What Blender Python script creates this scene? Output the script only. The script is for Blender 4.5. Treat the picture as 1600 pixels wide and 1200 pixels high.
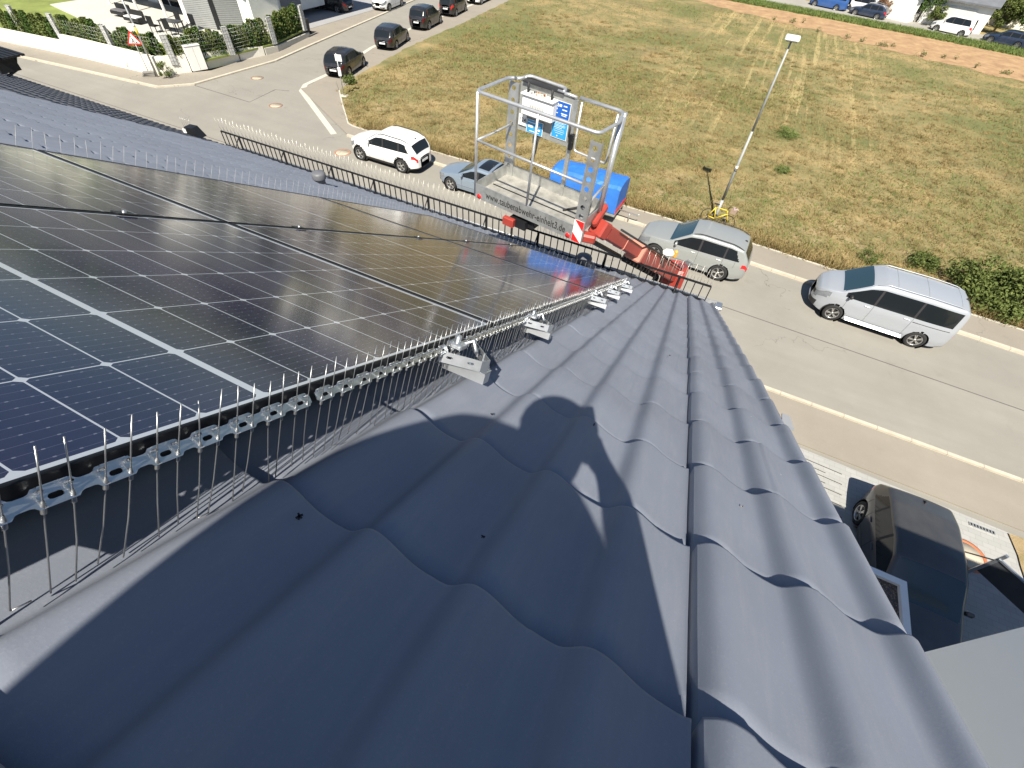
import bpy, bmesh, math, random
import numpy as np
from mathutils import Vector, Matrix
rad = math.radians
random.seed(7); RNG = np.random.default_rng(11)
S = bpy.context.scene
COL = S.collection
for o in list(bpy.data.objects): bpy.data.objects.remove(o)

# ---------------------------------------------------------------- camera
cam = bpy.data.cameras.new('camera'); camo = bpy.data.objects.new('camera', cam); COL.objects.link(camo)
W_ = ((0.89570093, 0.37129444, -0.2446636), (0.44066185, -0.66760949, 0.60009558), (0.0594724, -0.64532008, -0.76159374))
CAM = Vector((0.4779699, -0.2318213, 11.4))
camo.matrix_world = Matrix(((W_[0][0], -W_[0][1], -W_[0][2], CAM.x), (W_[1][0], -W_[1][1], -W_[1][2], CAM.y),
                            (W_[2][0], -W_[2][1], -W_[2][2], CAM.z), (0, 0, 0, 1)))
cam.sensor_width = 36; cam.lens = 705.8165 / 1600 * 36; cam.clip_start = 0.02; cam.clip_end = 4000
S.camera = camo
# ---------------------------------------------------------------- sky and sun
SUN = Vector((-0.1467, 0.5966, -0.7890)).normalized()       # direction the light travels
w = bpy.data.worlds.new('World'); S.world = w; w.use_nodes = True
nt = w.node_tree; bg = nt.nodes['Background']; sky = nt.nodes.new('ShaderNodeTexSky'); sky.sky_type = 'NISHITA'
sky.sun_disc = False; sky.sun_elevation = math.asin(-SUN.z); sky.sun_rotation = math.atan2(-SUN.x, -SUN.y)
sky.air_density = 1.2; sky.dust_density = 0.6; sky.ozone_density = 4.5
nt.links.new(sky.outputs[0], bg.inputs[0]); bg.inputs[1].default_value = 0.05
sl = bpy.data.lights.new('sun', 'SUN'); sl.energy = 5.0; sl.angle = rad(0.53); sl.color = (1, 0.93, 0.80)
so = bpy.data.objects.new('sun', sl); COL.objects.link(so); so.rotation_euler = SUN.to_track_quat('-Z', 'Y').to_euler()
so.location = (0, -30, 40)
S.view_settings.view_transform = 'Standard'; S.view_settings.look = 'None'; S.view_settings.exposure = 0.82; S.view_settings.gamma = 1
S.render.engine = 'CYCLES'

# ---------------------------------------------------------------- materials
MATS = {}
class NT:
    def __init__(s, m): s.t = m.node_tree; s.b = s.t.nodes['Principled BSDF']
    def n(s, typ, **k):
        x = s.t.nodes.new('ShaderNode' + typ)
        for a, v in k.items(): setattr(x, a, v)
        return x
    def l(s, a, b): s.t.links.new(a, b)
    def inp(s, sock, v):
        if hasattr(v, 'is_output') or isinstance(v, bpy.types.NodeSocket): s.l(v, sock)
        else: sock.default_value = v
    def m(s, op, a, b=0.0, c=0.0, clamp=False):
        x = s.n('Math', operation=op, use_clamp=clamp); s.inp(x.inputs[0], a); s.inp(x.inputs[1], b); s.inp(x.inputs[2], c); return x.outputs[0]
    def noise(s, vec, scale, detail=4, rough=0.6, dist=0.0):
        x = s.n('TexNoise'); s.l(vec, x.inputs['Vector']); x.inputs['Scale'].default_value = scale
        x.inputs['Detail'].default_value = detail; x.inputs['Roughness'].default_value = rough; x.inputs['Distortion'].default_value = dist
        return x.outputs['Fac']
    def ramp(s, f, stops):
        x = s.n('ValToRGB'); e = x.color_ramp.elements
        while len(e) < len(stops): e.new(0.5)
        for el, (p, c) in zip(e, stops): el.position = p; el.color = (*c, 1) if not isinstance(c, float) else (c, c, c, 1)
        s.l(f, x.inputs[0]); return x.outputs[0]
    def mix(s, f, a, b, blend='MIX'):
        x = s.n('Mix', data_type='RGBA', blend_type=blend); s.inp(x.inputs[0], f)
        for k, v in ((6, a), (7, b)):
            if isinstance(v, bpy.types.NodeSocket): s.l(v, x.inputs[k])
            else: x.inputs[k].default_value = (*v, 1)
        return x.outputs[2]
    def obj(s): return s.n('TexCoord').outputs['Object']
    def pos(s): return s.n('NewGeometry').outputs['Position']
    def xyz(s, v):
        x = s.n('SeparateXYZ'); s.l(v, x.inputs[0]); return x.outputs
    def scale(s, v, sc):
        x = s.n('Mapping'); s.l(v, x.inputs[0]); x.inputs['Scale'].default_value = sc; return x.outputs[0]
    def bump(s, h, strength=0.3, dist=0.01):
        x = s.n('Bump'); x.inputs['Strength'].default_value = strength; x.inputs['Distance'].default_value = dist
        s.l(h, x.inputs['Height']); s.l(x.outputs[0], s.b.inputs['Normal'])
    def color(s, c):
        if isinstance(c, bpy.types.NodeSocket): s.l(c, s.b.inputs['Base Color'])
        else: s.b.inputs['Base Color'].default_value = (*c, 1)
def newmat(name, col=(.5, .5, .5), rough=.6, metal=0., **k):
    m = bpy.data.materials.new(name); m.use_nodes = True; n = NT(m)
    n.color(col); n.b.inputs['Roughness'].default_value = rough; n.b.inputs['Metallic'].default_value = metal
    for a, v in k.items(): n.b.inputs[a].default_value = v
    MATS[name] = m; return m, n
def M(name, col=(.5, .5, .5), rough=.6, metal=0., var=.12, scale=6., bump=0., bscale=None, **k):
    """material with a soft natural variation of its colour"""
    if name in MATS: return MATS[name]
    m, n = newmat(name, col, rough, metal, **k)
    if var:
        p = n.obj(); f = n.noise(p, scale, 5, .65)
        a = tuple(c * (1 - var) for c in col); b = tuple(min(1, c * (1 + var)) for c in col)
        n.color(n.ramp(f, [(.3, a), (.7, b)]))
        r = n.m('MULTIPLY_ADD', n.noise(p, scale * 3, 3), .25 * rough, rough * .88); n.l(r, n.b.inputs['Roughness'])
    if bump: n.bump(n.noise(n.obj(), bscale or scale * 8, 4), bump, .01)
    return m

def tile_mat(name, base):
    m, n = newmat(name, base, .55)
    p = n.pos()
    f = n.noise(p, 1.7, 5, .6); f2 = n.noise(p, 260, 3, .7); f3 = n.noise(n.scale(p, (30, 4, 4)), 1.5, 5, .7)
    c = n.ramp(f, [(.3, tuple(x * .9 for x in base)), (.7, tuple(x * 1.1 for x in base))])
    c = n.mix(n.m('MULTIPLY', n.ramp(f3, [(.45, 0.), (.8, 1.)]), .14), c, (.42, .42, .42))
    spots = n.n('TexVoronoi'); n.l(p, spots.inputs['Vector']); spots.inputs['Scale'].default_value = 14
    sp = n.m('LESS_THAN', spots.outputs['Distance'], .034)
    c = n.mix(n.m('MULTIPLY', sp, n.ramp(n.noise(p, 5, 2), [(.55, 0.), (.6, 1.)])), c, (.55, .55, .52))
    c = n.mix(n.m('MULTIPLY', n.ramp(f2, [(.56, 0.), (.72, 1.)]), .16), c, (.42, .43, .45))
    n.color(c); n.l(n.m('MULTIPLY_ADD', f2, .3, .48), n.b.inputs['Roughness'])
    n.b.inputs['Specular IOR Level'].default_value = .22
    n.bump(f2, .10, .002); return m
TILE = tile_mat('anthracite_tile', (.222, .246, .305))
TILE_SHADED = tile_mat('shaded_anthracite_tile', (.15, .152, .17))  # darker tone paints in the shading of the neighbour roof's angle

def asphalt(name, base, tint):
    m, n = newmat(name, base, .9)
    p = n.pos(); a = n.noise(p, .35, 6, .65); b = n.noise(p, 90, 3, .8); s = n.noise(n.scale(p, (.15, 1.6, 1)), 1.0, 5, .6)
    c = n.ramp(a, [(.3, tuple(x * .9 for x in base)), (.7, tuple(x * 1.1 for x in base))])
    c = n.mix(n.m('MULTIPLY', n.ramp(s, [(.42, 0.), (.7, 1.)]), .5), c, tint)
    c = n.mix(n.m('MULTIPLY', n.ramp(b, [(.5, 0.), (.72, 1.)]), .35), c, tuple(x * 1.5 for x in base))
    c = n.mix(n.m('MULTIPLY', n.ramp(n.noise(p, 1.9, 6, .75), [(.62, 0.), (.78, 1.)]), .35), c, tuple(x * .6 for x in base))
    vo = n.n('TexVoronoi', feature='DISTANCE_TO_EDGE'); wv = n.n('VectorMath', operation='ADD'); n.l(p, wv.inputs[0])
    nz = n.n('TexNoise'); n.l(p, nz.inputs['Vector']); nz.inputs['Scale'].default_value = .9; nz.inputs['Detail'].default_value = 6; sc = n.n('VectorMath', operation='SCALE'); n.l(nz.outputs['Color'], sc.inputs[0]); sc.inputs['Scale'].default_value = 2.4; n.l(sc.outputs[0], wv.inputs[1])
    n.l(wv.outputs[0], vo.inputs['Vector']); vo.inputs['Scale'].default_value = .16
    ck = n.m('MULTIPLY', n.m('LESS_THAN', vo.outputs['Distance'], .0022), n.ramp(n.noise(p, .22, 2), [(.5, 0.), (.56, 1.)]))
    c = n.mix(n.m('MULTIPLY', ck, .55), c, tuple(x * .35 for x in base))
    oil = n.ramp(n.noise(p, .75, 3, .5), [(.66, 0.), (.76, 1.)]); c = n.mix(n.m('MULTIPLY', oil, .3), c, tuple(x * .55 for x in base))
    n.color(c); n.bump(b, .3, .01); return m
ASPH = asphalt('asphalt', (.25, .237, .21), (.222, .214, .193))
ASPH2 = asphalt('pavement_asphalt', (.262, .236, .198), (.24, .218, .185))

def field_mat():
    m, n = newmat('field_soil', (.3, .25, .12), .95)
    p = n.pos(); x, y, z = n.xyz(p)
    big = n.noise(p, .07, 5, .6, .4); mid = n.noise(p, .33, 6, .7); fine = n.noise(p, 4.5, 6, .8); vf = n.noise(p, 26, 4, .8)
    straw, olive, brown, green = (.345, .255, .115), (.13, .128, .048), (.17, .125, .065), (.105, .13, .038)
    c = n.ramp(mid, [(.36, olive), (.46, (.225, .195, .085)), (.60, straw)])
    c = n.mix(n.ramp(big, [(.47, 0.), (.60, .85)]), c, green)
    c = n.mix(n.ramp(n.noise(p, .22, 6, .75, .5), [(.52, 0.), (.62, .6)]), c, (.135, .15, .05))
    c = n.mix(n.ramp(n.noise(p, .16, 5, .7, .3), [(.56, 0.), (.70, .75)]), c, brown)
    c = n.mix(n.ramp(fine, [(.45, 0.), (.75, .55)]), c, (.14, .12, .045))
    c = n.mix(n.ramp(vf, [(.55, 0.), (.75, .55)]), c, (.50, .38, .18))
    bare = n.m('MULTIPLY', n.ramp(n.noise(p, .5, 6, .7), [(.52, 0.), (.60, 1.)]), n.ramp(n.m('MULTIPLY_ADD', y, -.05, 1.9), [(.35, 0.), (.75, 1.)]))
    c = n.mix(n.m('MULTIPLY', bare, .75), c, (.40, .29, .17))
    # mowing rows in the middle of the meadow
    r = n.noise(n.scale(p, (1.9, .05, 1)), 1.0, 4, .55, .2)
    mk = n.m('MULTIPLY', n.ramp(n.m('MULTIPLY_ADD', y, .02, 0), [(.64, 0.), (.78, 1.), (1.0, 1.)]), n.ramp(n.m('MULTIPLY_ADD', x, .03, .5), [(.26, 0.), (.34, 1.), (.72, 1.), (.86, 0.)]))
    c = n.mix(n.m('MULTIPLY', n.m('MULTIPLY', n.ramp(r, [(.54, 0.), (.62, 1.)]), mk), .5), c, (.48, .38, .18))
    n.color(c); n.bump(fine, .8, .08); return m
FIELD = field_mat()
def dirt_mat():
    m, n = newmat('dry_dirt', (.5, .3, .15), .95)
    p = n.pos(); f = n.noise(p, .8, 6, .75)
    c = n.ramp(f, [(.35, (.27, .165, .088)), (.55, (.38, .245, .13)), (.75, (.48, .34, .19))])
    c = n.mix(n.ramp(n.noise(p, 2.2, 6, .8), [(.60, 0.), (.68, .8)]), c, (.17, .17, .06)); n.color(c); return m
DIRT = dirt_mat()
def grassmat(name, cols, sc=.8):
    m, n = newmat(name, cols[0], .8)
    p = n.pos(); f = n.noise(p, sc, 5, .8); f2 = n.noise(p, 14, 2, .8)
    f = n.m('MULTIPLY_ADD', f2, .5, n.m('MULTIPLY', f, .5)) if False else n.m('ADD', n.m('MULTIPLY', f, .55), n.m('MULTIPLY', f2, .45))
    k = len(cols); n.color(n.ramp(f, [(.34 + .3 * i / (k - 1), c) for i, c in enumerate(cols)]))
    n.b.inputs['Specular IOR Level'].default_value = .2
    return m
DRYG = grassmat('dry_grass_blades', [(.11, .108, .038), (.18, .15, .06), (.27, .20, .09), (.40, .30, .15)])
GRG = grassmat('green_grass_blades', [(.06, .10, .02), (.12, .17, .045), (.22, .23, .08)])
LEAF = grassmat('leaf_green', [(.025, .05, .012), (.055, .10, .022), (.11, .17, .04)], 2.5)
LEAF2 = grassmat('leaf_olive', [(.04, .06, .018), (.09, .12, .03), (.19, .21, .07)], 2.5)
LEAFR = grassmat('leaf_reddish', [(.12, .07, .04), (.24, .13, .08), (.30, .22, .10)], 2.5)
BARK = M('bark', (.12, .09, .06), .9, bump=.5)
WHITEW = M('white_render', (.80, .79, .75), .85, var=.05, scale=1.2, bump=.1, bscale=60)
CREAMW = M('cream_wall', (.80, .77, .68), .85, var=.07, scale=.7, bump=.1, bscale=50)
KERB, _n = newmat('kerb_stone', (.5, .45, .37), .85)
_p = _n.pos(); _x = _n.xyz(_p); _j = _n.m('MAXIMUM', _n.m('LESS_THAN', _n.m('FRACT', _x[0]), .022), _n.m('MULTIPLY', _n.m('LESS_THAN', _n.m('FRACT', _x[1]), .022), _n.m('LESS_THAN', _x[0], -26.)))
_c = _n.ramp(_n.noise(_p, 2.2, 6, .7), [(.3, (.43, .385, .31)), (.7, (.54, .50, .41))]); _c = _n.mix(_n.ramp(_n.noise(_p, .9, 5, .8), [(.58, 0.), (.72, .5)]), _c, (.27, .24, .17)); _n.color(_n.mix(_j, _c, (.30, .27, .22)))
CONC = M('light_concrete', (.50, .48, .42), .85, var=.1, scale=3.)
STEEL = M('brushed_steel', (.46, .49, .53), .32, .9, var=.1, scale=30)
SPIKEM = M('spike_wire', (.42, .43, .44), .36, .9, var=.05, scale=60)
ALU = M('galvanised_metal', (.50, .51, .50), .48, .75, var=.22, scale=9)
ALUB = M('bright_aluminium', (.56, .59, .63), .38, .85, var=.12, scale=14)
BLACKM = M('black_metal', (.018, .019, .022), .45, .3, var=.15)
BLACKP = M('black_plastic', (.022, .022, .024), .6, var=.2)
ZINC = M('zinc', (.48, .49, .50), .45, .6, var=.15, scale=5)
RUBBER = M('tyre_rubber', (.02, .02, .021), .85, var=.2)
RIM = M('alloy_rim', (.55, .55, .54), .3, .8, var=.05)
REDP = M('red_boom_paint', (.33, .045, .032), .42, var=.14, scale=4)
BLUEP = M('blue_tarpaulin', (.03, .16, .55), .5, var=.12, scale=2.5)
GLASSC = M('car_glass', (.012, .015, .018), .06, 0, var=0)
TINT = M('blue_tinted_glass', (.028, .058, .082), .08, 0, var=0)
TAIL = M('tail_light_red', (.55, .02, .02), .2, var=0)
HEADL = M('headlight_lens', (.26, .28, .31), .10, .4, var=.2, scale=20)
PLATE = M('number_plate_white', (.72, .73, .74), .5, var=.05)
WHITEP = M('white_plastic', (.80, .80, .78), .4, var=.04)
SIGNB = M('sign_blue', (.01, .10, .42), .5, var=.05)
SIGNC = M('sign_light_blue', (.03, .30, .62), .5, var=.12, scale=20)
REDS = M('reflector_red', (.75, .02, .02), .4, var=.05)
INK = M('ink', (.03, .03, .03), .6, var=0)
YEL = M('yellow_paint', (.75, .55, .04), .45, var=.05)

# ---------------------------------------------------------------- mesh helpers
class MB:
    def __init__(s): s.v = []; s.f = []; s.mi = []; s.sm = []
    def add(s, vs, fs, mi=0, smooth=False, mat=None):
        b = len(s.v)
        s.v += [tuple(mat @ Vector(p)) if mat else tuple(p) for p in vs]
        s.f += [tuple(b + i for i in f) for f in fs]; s.mi += [mi] * len(fs); s.sm += [smooth] * len(fs); return s
    def box(s, c, d, mi=0, mat=None, rz=0., taper=1., bev=0.):
        x, y, z = (q / 2 for q in d); t = taper
        if bev:
            b = min(bev, x * .9, y * .9, z * .9)
            vs = []
            for sz in (-1, 1):
                for (px, py, pz) in ((x - b, y - b, z), (x, y - b, z - b), (x - b, y, z - b)):
                    for sx, sy in ((1, 1), (-1, 1), (-1, -1), (1, -1)): vs.append((sx * px, sy * py, sz * pz))
            bm = bmesh.new(); [bm.verts.new(p) for p in vs]; bmesh.ops.convex_hull(bm, input=bm.verts); bm.verts.index_update()
            vs = [tuple(v.co) for v in bm.verts]; fs = [[v.index for v in f.verts] for f in bm.faces]; bm.free()
        else:
            vs = [(-x, -y, -z), (x, -y, -z), (x, y, -z), (-x, y, -z), (-x * t, -y * t, z), (x * t, -y * t, z), (x * t, y * t, z), (-x * t, y * t, z)]
            fs = [(0, 3, 2, 1), (4, 5, 6, 7), (0, 1, 5, 4), (1, 2, 6, 5), (2, 3, 7, 6), (3, 0, 4, 7)]
        R = Matrix.Translation(c) @ Matrix.Rotation(rz, 4, 'Z')
        if mat is not None: R = mat @ R
        return s.add(vs, fs, mi, False, R)
    def tube(s, pts, r, n=8, mi=0, mat=None, r2=None, cap=True, smooth=True):
        pts = [Vector(p) for p in pts]; N = len(pts)
        if mat is not None: pts = [mat @ p for p in pts]
        up = None; vs = []; fs = []
        for i, p in enumerate(pts):
            t = (pts[min(i + 1, N - 1)] - pts[max(i - 1, 0)]).normalized()
            if up is None: up = Vector((0, 0, 1)) if abs(t.z) < .9 else Vector((1, 0, 0))
            a = t.cross(up).normalized(); b = a.cross(t).normalized(); up = b
            rr = r if r2 is None else r + (r2 - r) * i / max(1, N - 1)
            for k in range(n):
                an = 2 * math.pi * k / n; vs.append(p + a * rr * math.cos(an) + b * rr * math.sin(an))
        for i in range(N - 1):
            for k in range(n):
                fs.append((i * n + k, i * n + (k + 1) % n, (i + 1) * n + (k + 1) % n, (i + 1) * n + k))
        s.add(vs, fs, mi, smooth)
        if cap:
            b = len(s.v) - len(vs); s.f += [tuple(b + k for k in range(n))[::-1], tuple(b + (N - 1) * n + k for k in range(n))]; s.mi += [mi] * 2; s.sm += [False] * 2
        return s
    def lathe(s, prof, n=20, mi=0, mat=None, smooth=True):   # profile (r, z) around Z
        vs = []; fs = []
        for r, z in prof:
            for k in range(n): a = 2 * math.pi * k / n; vs.append((r * math.cos(a), r * math.sin(a), z))
        for i in range(len(prof) - 1):
            for k in range(n): fs.append((i * n + k, i * n + (k + 1) % n, (i + 1) * n + (k + 1) % n, (i + 1) * n + k))
        return s.add(vs, fs, mi, smooth, mat)
    def prism(s, poly, z0, z1, mi=0, mat=None):
        n = len(poly); vs = [(x, y, z0) for x, y in poly] + [(x, y, z1) for x, y in poly]
        fs = [tuple(range(n))[::-1], tuple(range(n, 2 * n))] + [(i, (i + 1) % n, n + (i + 1) % n, n + i) for i in range(n)]
        return s.add(vs, fs, mi, False, mat)
    def plate(s, outer, holes, th, mi=0, mat=None):
        """flat plate in local XY with round or slot holes: polygon filled with bmesh, then given thickness"""
        bm = bmesh.new(); es = []
        for loop in [outer] + holes:
            vv = [bm.verts.new((x, y, 0)) for x, y in loop]; es += [bm.edges.new((vv[i], vv[(i + 1) % len(vv)])) for i in range(len(vv))]
        bmesh.ops.triangle_fill(bm, use_beauty=True, use_dissolve=False, edges=es)
        r = bmesh.ops.extrude_face_region(bm, geom=list(bm.faces)); bmesh.ops.translate(bm, vec=(0, 0, th), verts=[g for g in r['geom'] if isinstance(g, bmesh.types.BMVert)])
        bmesh.ops.recalc_face_normals(bm, faces=bm.faces); bm.verts.index_update()
        s.add([tuple(v.co) for v in bm.verts], [[v.index for v in f.verts] for f in bm.faces], mi, False, mat); bm.free(); return s
    def build(s, name, mats, parent=None, mw=None):
        me = bpy.data.meshes.new(name); me.from_pydata([tuple(v) for v in s.v], [], s.f)
        for m in (mats if isinstance(mats, (list, tuple)) else [mats]): me.materials.append(m)
        me.polygons.foreach_set('material_index', s.mi); me.polygons.foreach_set('use_smooth', s.sm); me.update()
        o = bpy.data.objects.new(name, me); COL.objects.link(o)
        if parent is not None: o.parent = parent
        if mw is not None: o.matrix_world = mw if parent is None else mw
        return o
def circ(cx, cy, r, n=16, sx=1.): return [(cx + r * sx * math.cos(2 * math.pi * k / n), cy + r * math.sin(2 * math.pi * k / n)) for k in range(n)]
def slot(cx, cy, l, r, n=6):
    return [(cx + l / 2 + r * math.cos(a), cy + r * math.sin(a)) for a in [-math.pi / 2 + math.pi * i / n for i in range(n + 1)]] + \
           [(cx - l / 2 + r * math.cos(a), cy + r * math.sin(a)) for a in [math.pi / 2 + math.pi * i / n for i in range(n + 1)]]
def tag(o, label=None, cat=None, group=None, kind=None):
    if label: o['label'] = label
    if cat: o['category'] = cat
    if group: o['group'] = group
    if kind: o['kind'] = kind
    return o
def thing(name, label, cat, loc=(0, 0, 0), rz=0., group=None, mw=None):
    o = bpy.data.objects.new(name, None); COL.objects.link(o); o.empty_display_size = .1
    if mw is not None: o.matrix_world = mw
    else: o.location = loc; o.rotation_euler = (0, 0, rz)
    return tag(o, label, cat, group)
def struct(mb, name, mat): o = mb.build(name, mat); o['kind'] = 'structure'; return o
def kids(o): return [c for c in bpy.data.objects if c.parent == o]
def copy_tree(o, parent=None, cache={}):
    c = o.copy(); COL.objects.link(c); c.parent = parent
    for ch in CH.get(o.name, []): copy_tree(ch, c)
    return c
CH = {}
def reg(root):
    for c in kids(root): CH.setdefault(root.name, []).append(c); reg(c)

# roof frame: u down the slope, v along the eave, n out of the roof (origin on the glass plane)
PT = 0.5300568914; cP, sP = math.cos(PT), math.sin(PT); Z0 = 11.4 - 0.54701269
ROOF = Matrix(((0, 1, 0, 0), (cP, 0, sP, 0), (-sP, 0, cP, Z0), (0, 0, 0, 1)))     # columns: u, v, n
def RP(u, v, n): return ROOF @ Vector((u, v, n))

# ---------------------------------------------------------------- ground
def sheet(name, pts, z, mat, wob=0., step=1.0, kind='structure', thick=0.):
    P = []
    for i in range(len(pts)):
        a = Vector(pts[i]); b = Vector(pts[(i + 1) % len(pts)]); d = b - a; L = d.length
        k = max(1, int(L / step)) if wob else 1; nrm = Vector((-d.y, d.x)) / max(L, 1e-6)
        for j in range(k): P.append(a + d * j / k + (nrm * (random.random() - .5) * 2 * wob if j else nrm * 0))
    bm = bmesh.new(); f = bm.faces.new([bm.verts.new((p.x, p.y, z)) for p in P])
    if f.normal.z < 0: f.normal_flip()
    bmesh.ops.recalc_face_normals(bm, faces=bm.faces)
    if thick:
        r = bmesh.ops.extrude_face_region(bm, geom=list(bm.faces)); bmesh.ops.translate(bm, vec=(0, 0, -thick), verts=[g for g in r['geom'] if isinstance(g, bmesh.types.BMVert)])
        bmesh.ops.recalc_face_normals(bm, faces=bm.faces)
    bmesh.ops.triangulate(bm, faces=bm.faces)
    bm.normal_update()
    if not thick:
        for f in bm.faces:
            if f.normal.z < 0: f.normal_flip()
    me = bpy.data.meshes.new(name); bm.to_mesh(me); bm.free(); me.materials.append(mat)
    o = bpy.data.objects.new(name, me); COL.objects.link(o)
    if kind: o['kind'] = kind
    return o
FARG = M('distant_meadow', (.20, .20, .09), .95, var=.35, scale=.02)
sheet('ground', [(-1500, -1500), (1500, -1500), (1500, 1500), (-1500, 1500)], -.12, FARG)
KN = [(-20.1, 21.2), (-13.1, 20.95), (-2.3, 20.9), (3.5, 20.35), (13.5, 19.75), (60, 18.3)]         # far kerb of the street
GN = [(-20.6, 22.35), (-14.6, 22.1), (-2.5, 22.15), (3.5, 22.05), (11.6, 21.45), (60, 20.0)]         # meadow edge
SR = [(-21.1, 22.5), (-23.4, 24.75), (-25.2, 26.6), (-26.3, 30), (-27.6, 38), (-28.2, 47.8), (-29.4, 60), (-31, 80)]
sheet('field', GN + [(60, 110), (-36, 110), (-31, 80)] + SR[::-1][1:], .06, FIELD, wob=.10, step=.6)
sheet('road', [(-120, 5), (60, 5), (60, 24), (-21, 24), (-26, 30), (-29, 60), (-31, 100), (-48, 100), (-37.5, 52), (-33, 28.5), (-34.5, 20.4), (-48.7, 18.8), (-120, 11)], 0., ASPH)
sheet('far_pavement', KN + GN[::-1] + [(-21.1, 22.45), (-23.4, 24.7), (-25.2, 26.55), (-26.6, 27.9), (-27.5, 25.4)], .075, ASPH2)
sheet('parking_strip', [(-27.5, 25.5), (-26.6, 27.9), (-25.1, 26.5), (-26.25, 30), (-27.55, 38), (-28.15, 47.8), (-29.35, 60), (-31, 80), (-33.4, 80), (-31.8, 60), (-30.9, 43.4), (-29.9, 36), (-28.3, 30), (-27.9, 27.5)], .012, ASPH2)
sheet('near_pavement', [(-80, 12.85), (60, 12.6), (60, 10.4), (5.6, 10.9), (-80, 11.2)], .05, ASPH2, thick=.2)
sheet('left_pavement', [(-80, 13.2), (-48.7, 18.75), (-34.8, 20.35), (-33.55, 22), (-33.2, 28.8), (-34.1, 33.9), (-36.2, 46.4), (-37.3, 52), (-42, 80), (-48, 80), (-37.2, 36), (-35.1, 31), (-34.8, 24.5), (-36.4, 21.9), (-43.4, 21.3), (-51.2, 20.3), (-80, 15.5)], .06, ASPH2, thick=.2)
def strip(name, pts, wd, z, mat, h=0.12):
    mb = MB()
    P = [Vector(p) for p in pts]; L = []; R = []
    for i, p in enumerate(P):
        t = (P[min(i + 1, len(P) - 1)] - P[max(i - 1, 0)]).normalized(); nn = Vector((-t.y, t.x)) * wd / 2; L.append(p + nn); R.append(p - nn)
    for i in range(len(P) - 1):
        q = [L[i], R[i], R[i + 1], L[i + 1]]
        vs = [(a.x, a.y, z - h) for a in q] + [(a.x, a.y, z) for a in q]
        mb.add(vs, [(4, 5, 6, 7), (0, 1, 5, 4), (1, 2, 6, 5), (2, 3, 7, 6), (3, 0, 4, 7)])
    return struct(mb, name, mat)
strip('kerb', KN, .16, .10, KERB, .2)
strip('kerb', [(-80, 12.97), (60, 12.72)], .125, .072, KERB, .2)
strip('kerb', [(-80, 13.2), (-48.7, 18.72), (-34.8, 20.28), (-33.5, 21.95), (-33.15, 28.85), (-34.05, 33.9), (-36.15, 46.4), (-37.2, 52), (-42, 80)], .22, .085, KERB, .2)
strip('gutter_strip', [(-20.9, 20.95), (-27.3, 25.25), (-27.85, 26.2)], .34, .02, CONC, .1)
strip('gutter_strip', [(-27.9, 26.2), (-28.3, 30), (-29.9, 36.2), (-30.95, 43.4), (-31.9, 60)], .34, .022, CONC, .1)
strip('meadow_edging', [GN[5], GN[4], GN[3], GN[2], GN[1], GN[0]] + SR[:3], .08, .10, CONC, .1)
SEAM = M('bitumen_seam', (.09, .085, .08), .8, var=.1)
strip('asphalt_seam', [(-60, 16.9), (2.2, 16.62), (12.8, 16.27), (60, 15.2)], .035, .005, SEAM, .02)
strip('asphalt_seam', [(-33.4, 21.9), (-28.4, 21.8), (-28.8, 24.4), (-27.9, 24.75)], .05, .006, SEAM, .02)
# driveway paving beside the house
def paver_mat():
    m, n = newmat('grey_pavers', (.42, .42, .40), .85)
    p = n.pos(); b = n.n('TexBrick'); n.l(p, b.inputs['Vector']); b.offset = .5
    b.inputs['Scale'].default_value = 1.; b.inputs['Brick Width'].default_value = .3; b.inputs['Row Height'].default_value = .15
    b.inputs['Mortar Size'].default_value = .004; b.inputs['Color1'].default_value = (.31, .315, .31, 1); b.inputs['Color2'].default_value = (.36, .36, .35, 1); b.inputs['Mortar'].default_value = (.20, .20, .19, 1)
    n.color(n.mix(n.m('MULTIPLY', n.noise(p, 1.3, 5), .35), b.outputs[0], (.38, .37, .35))); return m
PAVER = paver_mat()
sheet('driveway_paving', [(.5, 10.88), (11.5, 10.55), (11.9, 7.0), (12, -12), (.5, -12)], .06, PAVER)
JOINT = M('dark_joint', (.05, .05, .045), .9, var=0)
for k in range(10):
    y = 10.35 - k * .19; L = .95 if k % 2 else 1.15
    strip('paving_joint', [(5.35, y + .05), (5.8 + L - (.25 if k % 2 else 0), y - .03)], .022, .066, JOINT, .01)
dr = MB().box((10.55, 10.33, .075), (.62, .11, .025)); [dr.box((10.29 + .075 * i, 10.33, .09), (.03, .08, .006), 1) for i in range(8)]
tag(dr.build('drain_grate', [ALU, BLACKM]), 'long grey metal drain grate set in pale driveway paving', 'drain')
sheet('garden_bed', [(11.2, 10.5), (16, 10.3), (16, 6), (11.5, 7)], .10, FIELD, wob=.05, step=.3)

# manhole covers
def manhole(x, y, r, z, label, ring=(.40, .19, .10), cover=(.52, .46, .36), bars=5):
    t = thing('manhole', label, 'manhole cover', (x, y, z))
    MB().lathe([(r * .8, 0), (r * .8, .012), (r, .012), (r, -.02)], 28).build('frame', M('manhole_ring_%.2f' % ring[0], ring, .8, bump=.2), t)
    c = MB().lathe([(0, .009), (r * .79, .009), (r * .79, 0)], 28)
    for i in range(bars): c.box((0, (i - 2) * r * .25, .011), (r * .9, r * .07, .004), 1)
    c.build('cover', [M('manhole_cover', cover, .8), M('manhole_dark', (.2, .17, .13), .8)], t)
manhole(-31.4, 25.35, .42, .003, 'round manhole cover with brown ring nearest the far street corner', (.24, .16, .11))
manhole(-26.7, 22.3, .42, .003, 'round manhole cover with brown ring beside the angled gutter strip', (.28, .16, .11))
manhole(-18.9, 19.3, .45, .003, 'round reddish manhole cover in the street ahead of the white SUV', (.36, .20, .13))
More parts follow.
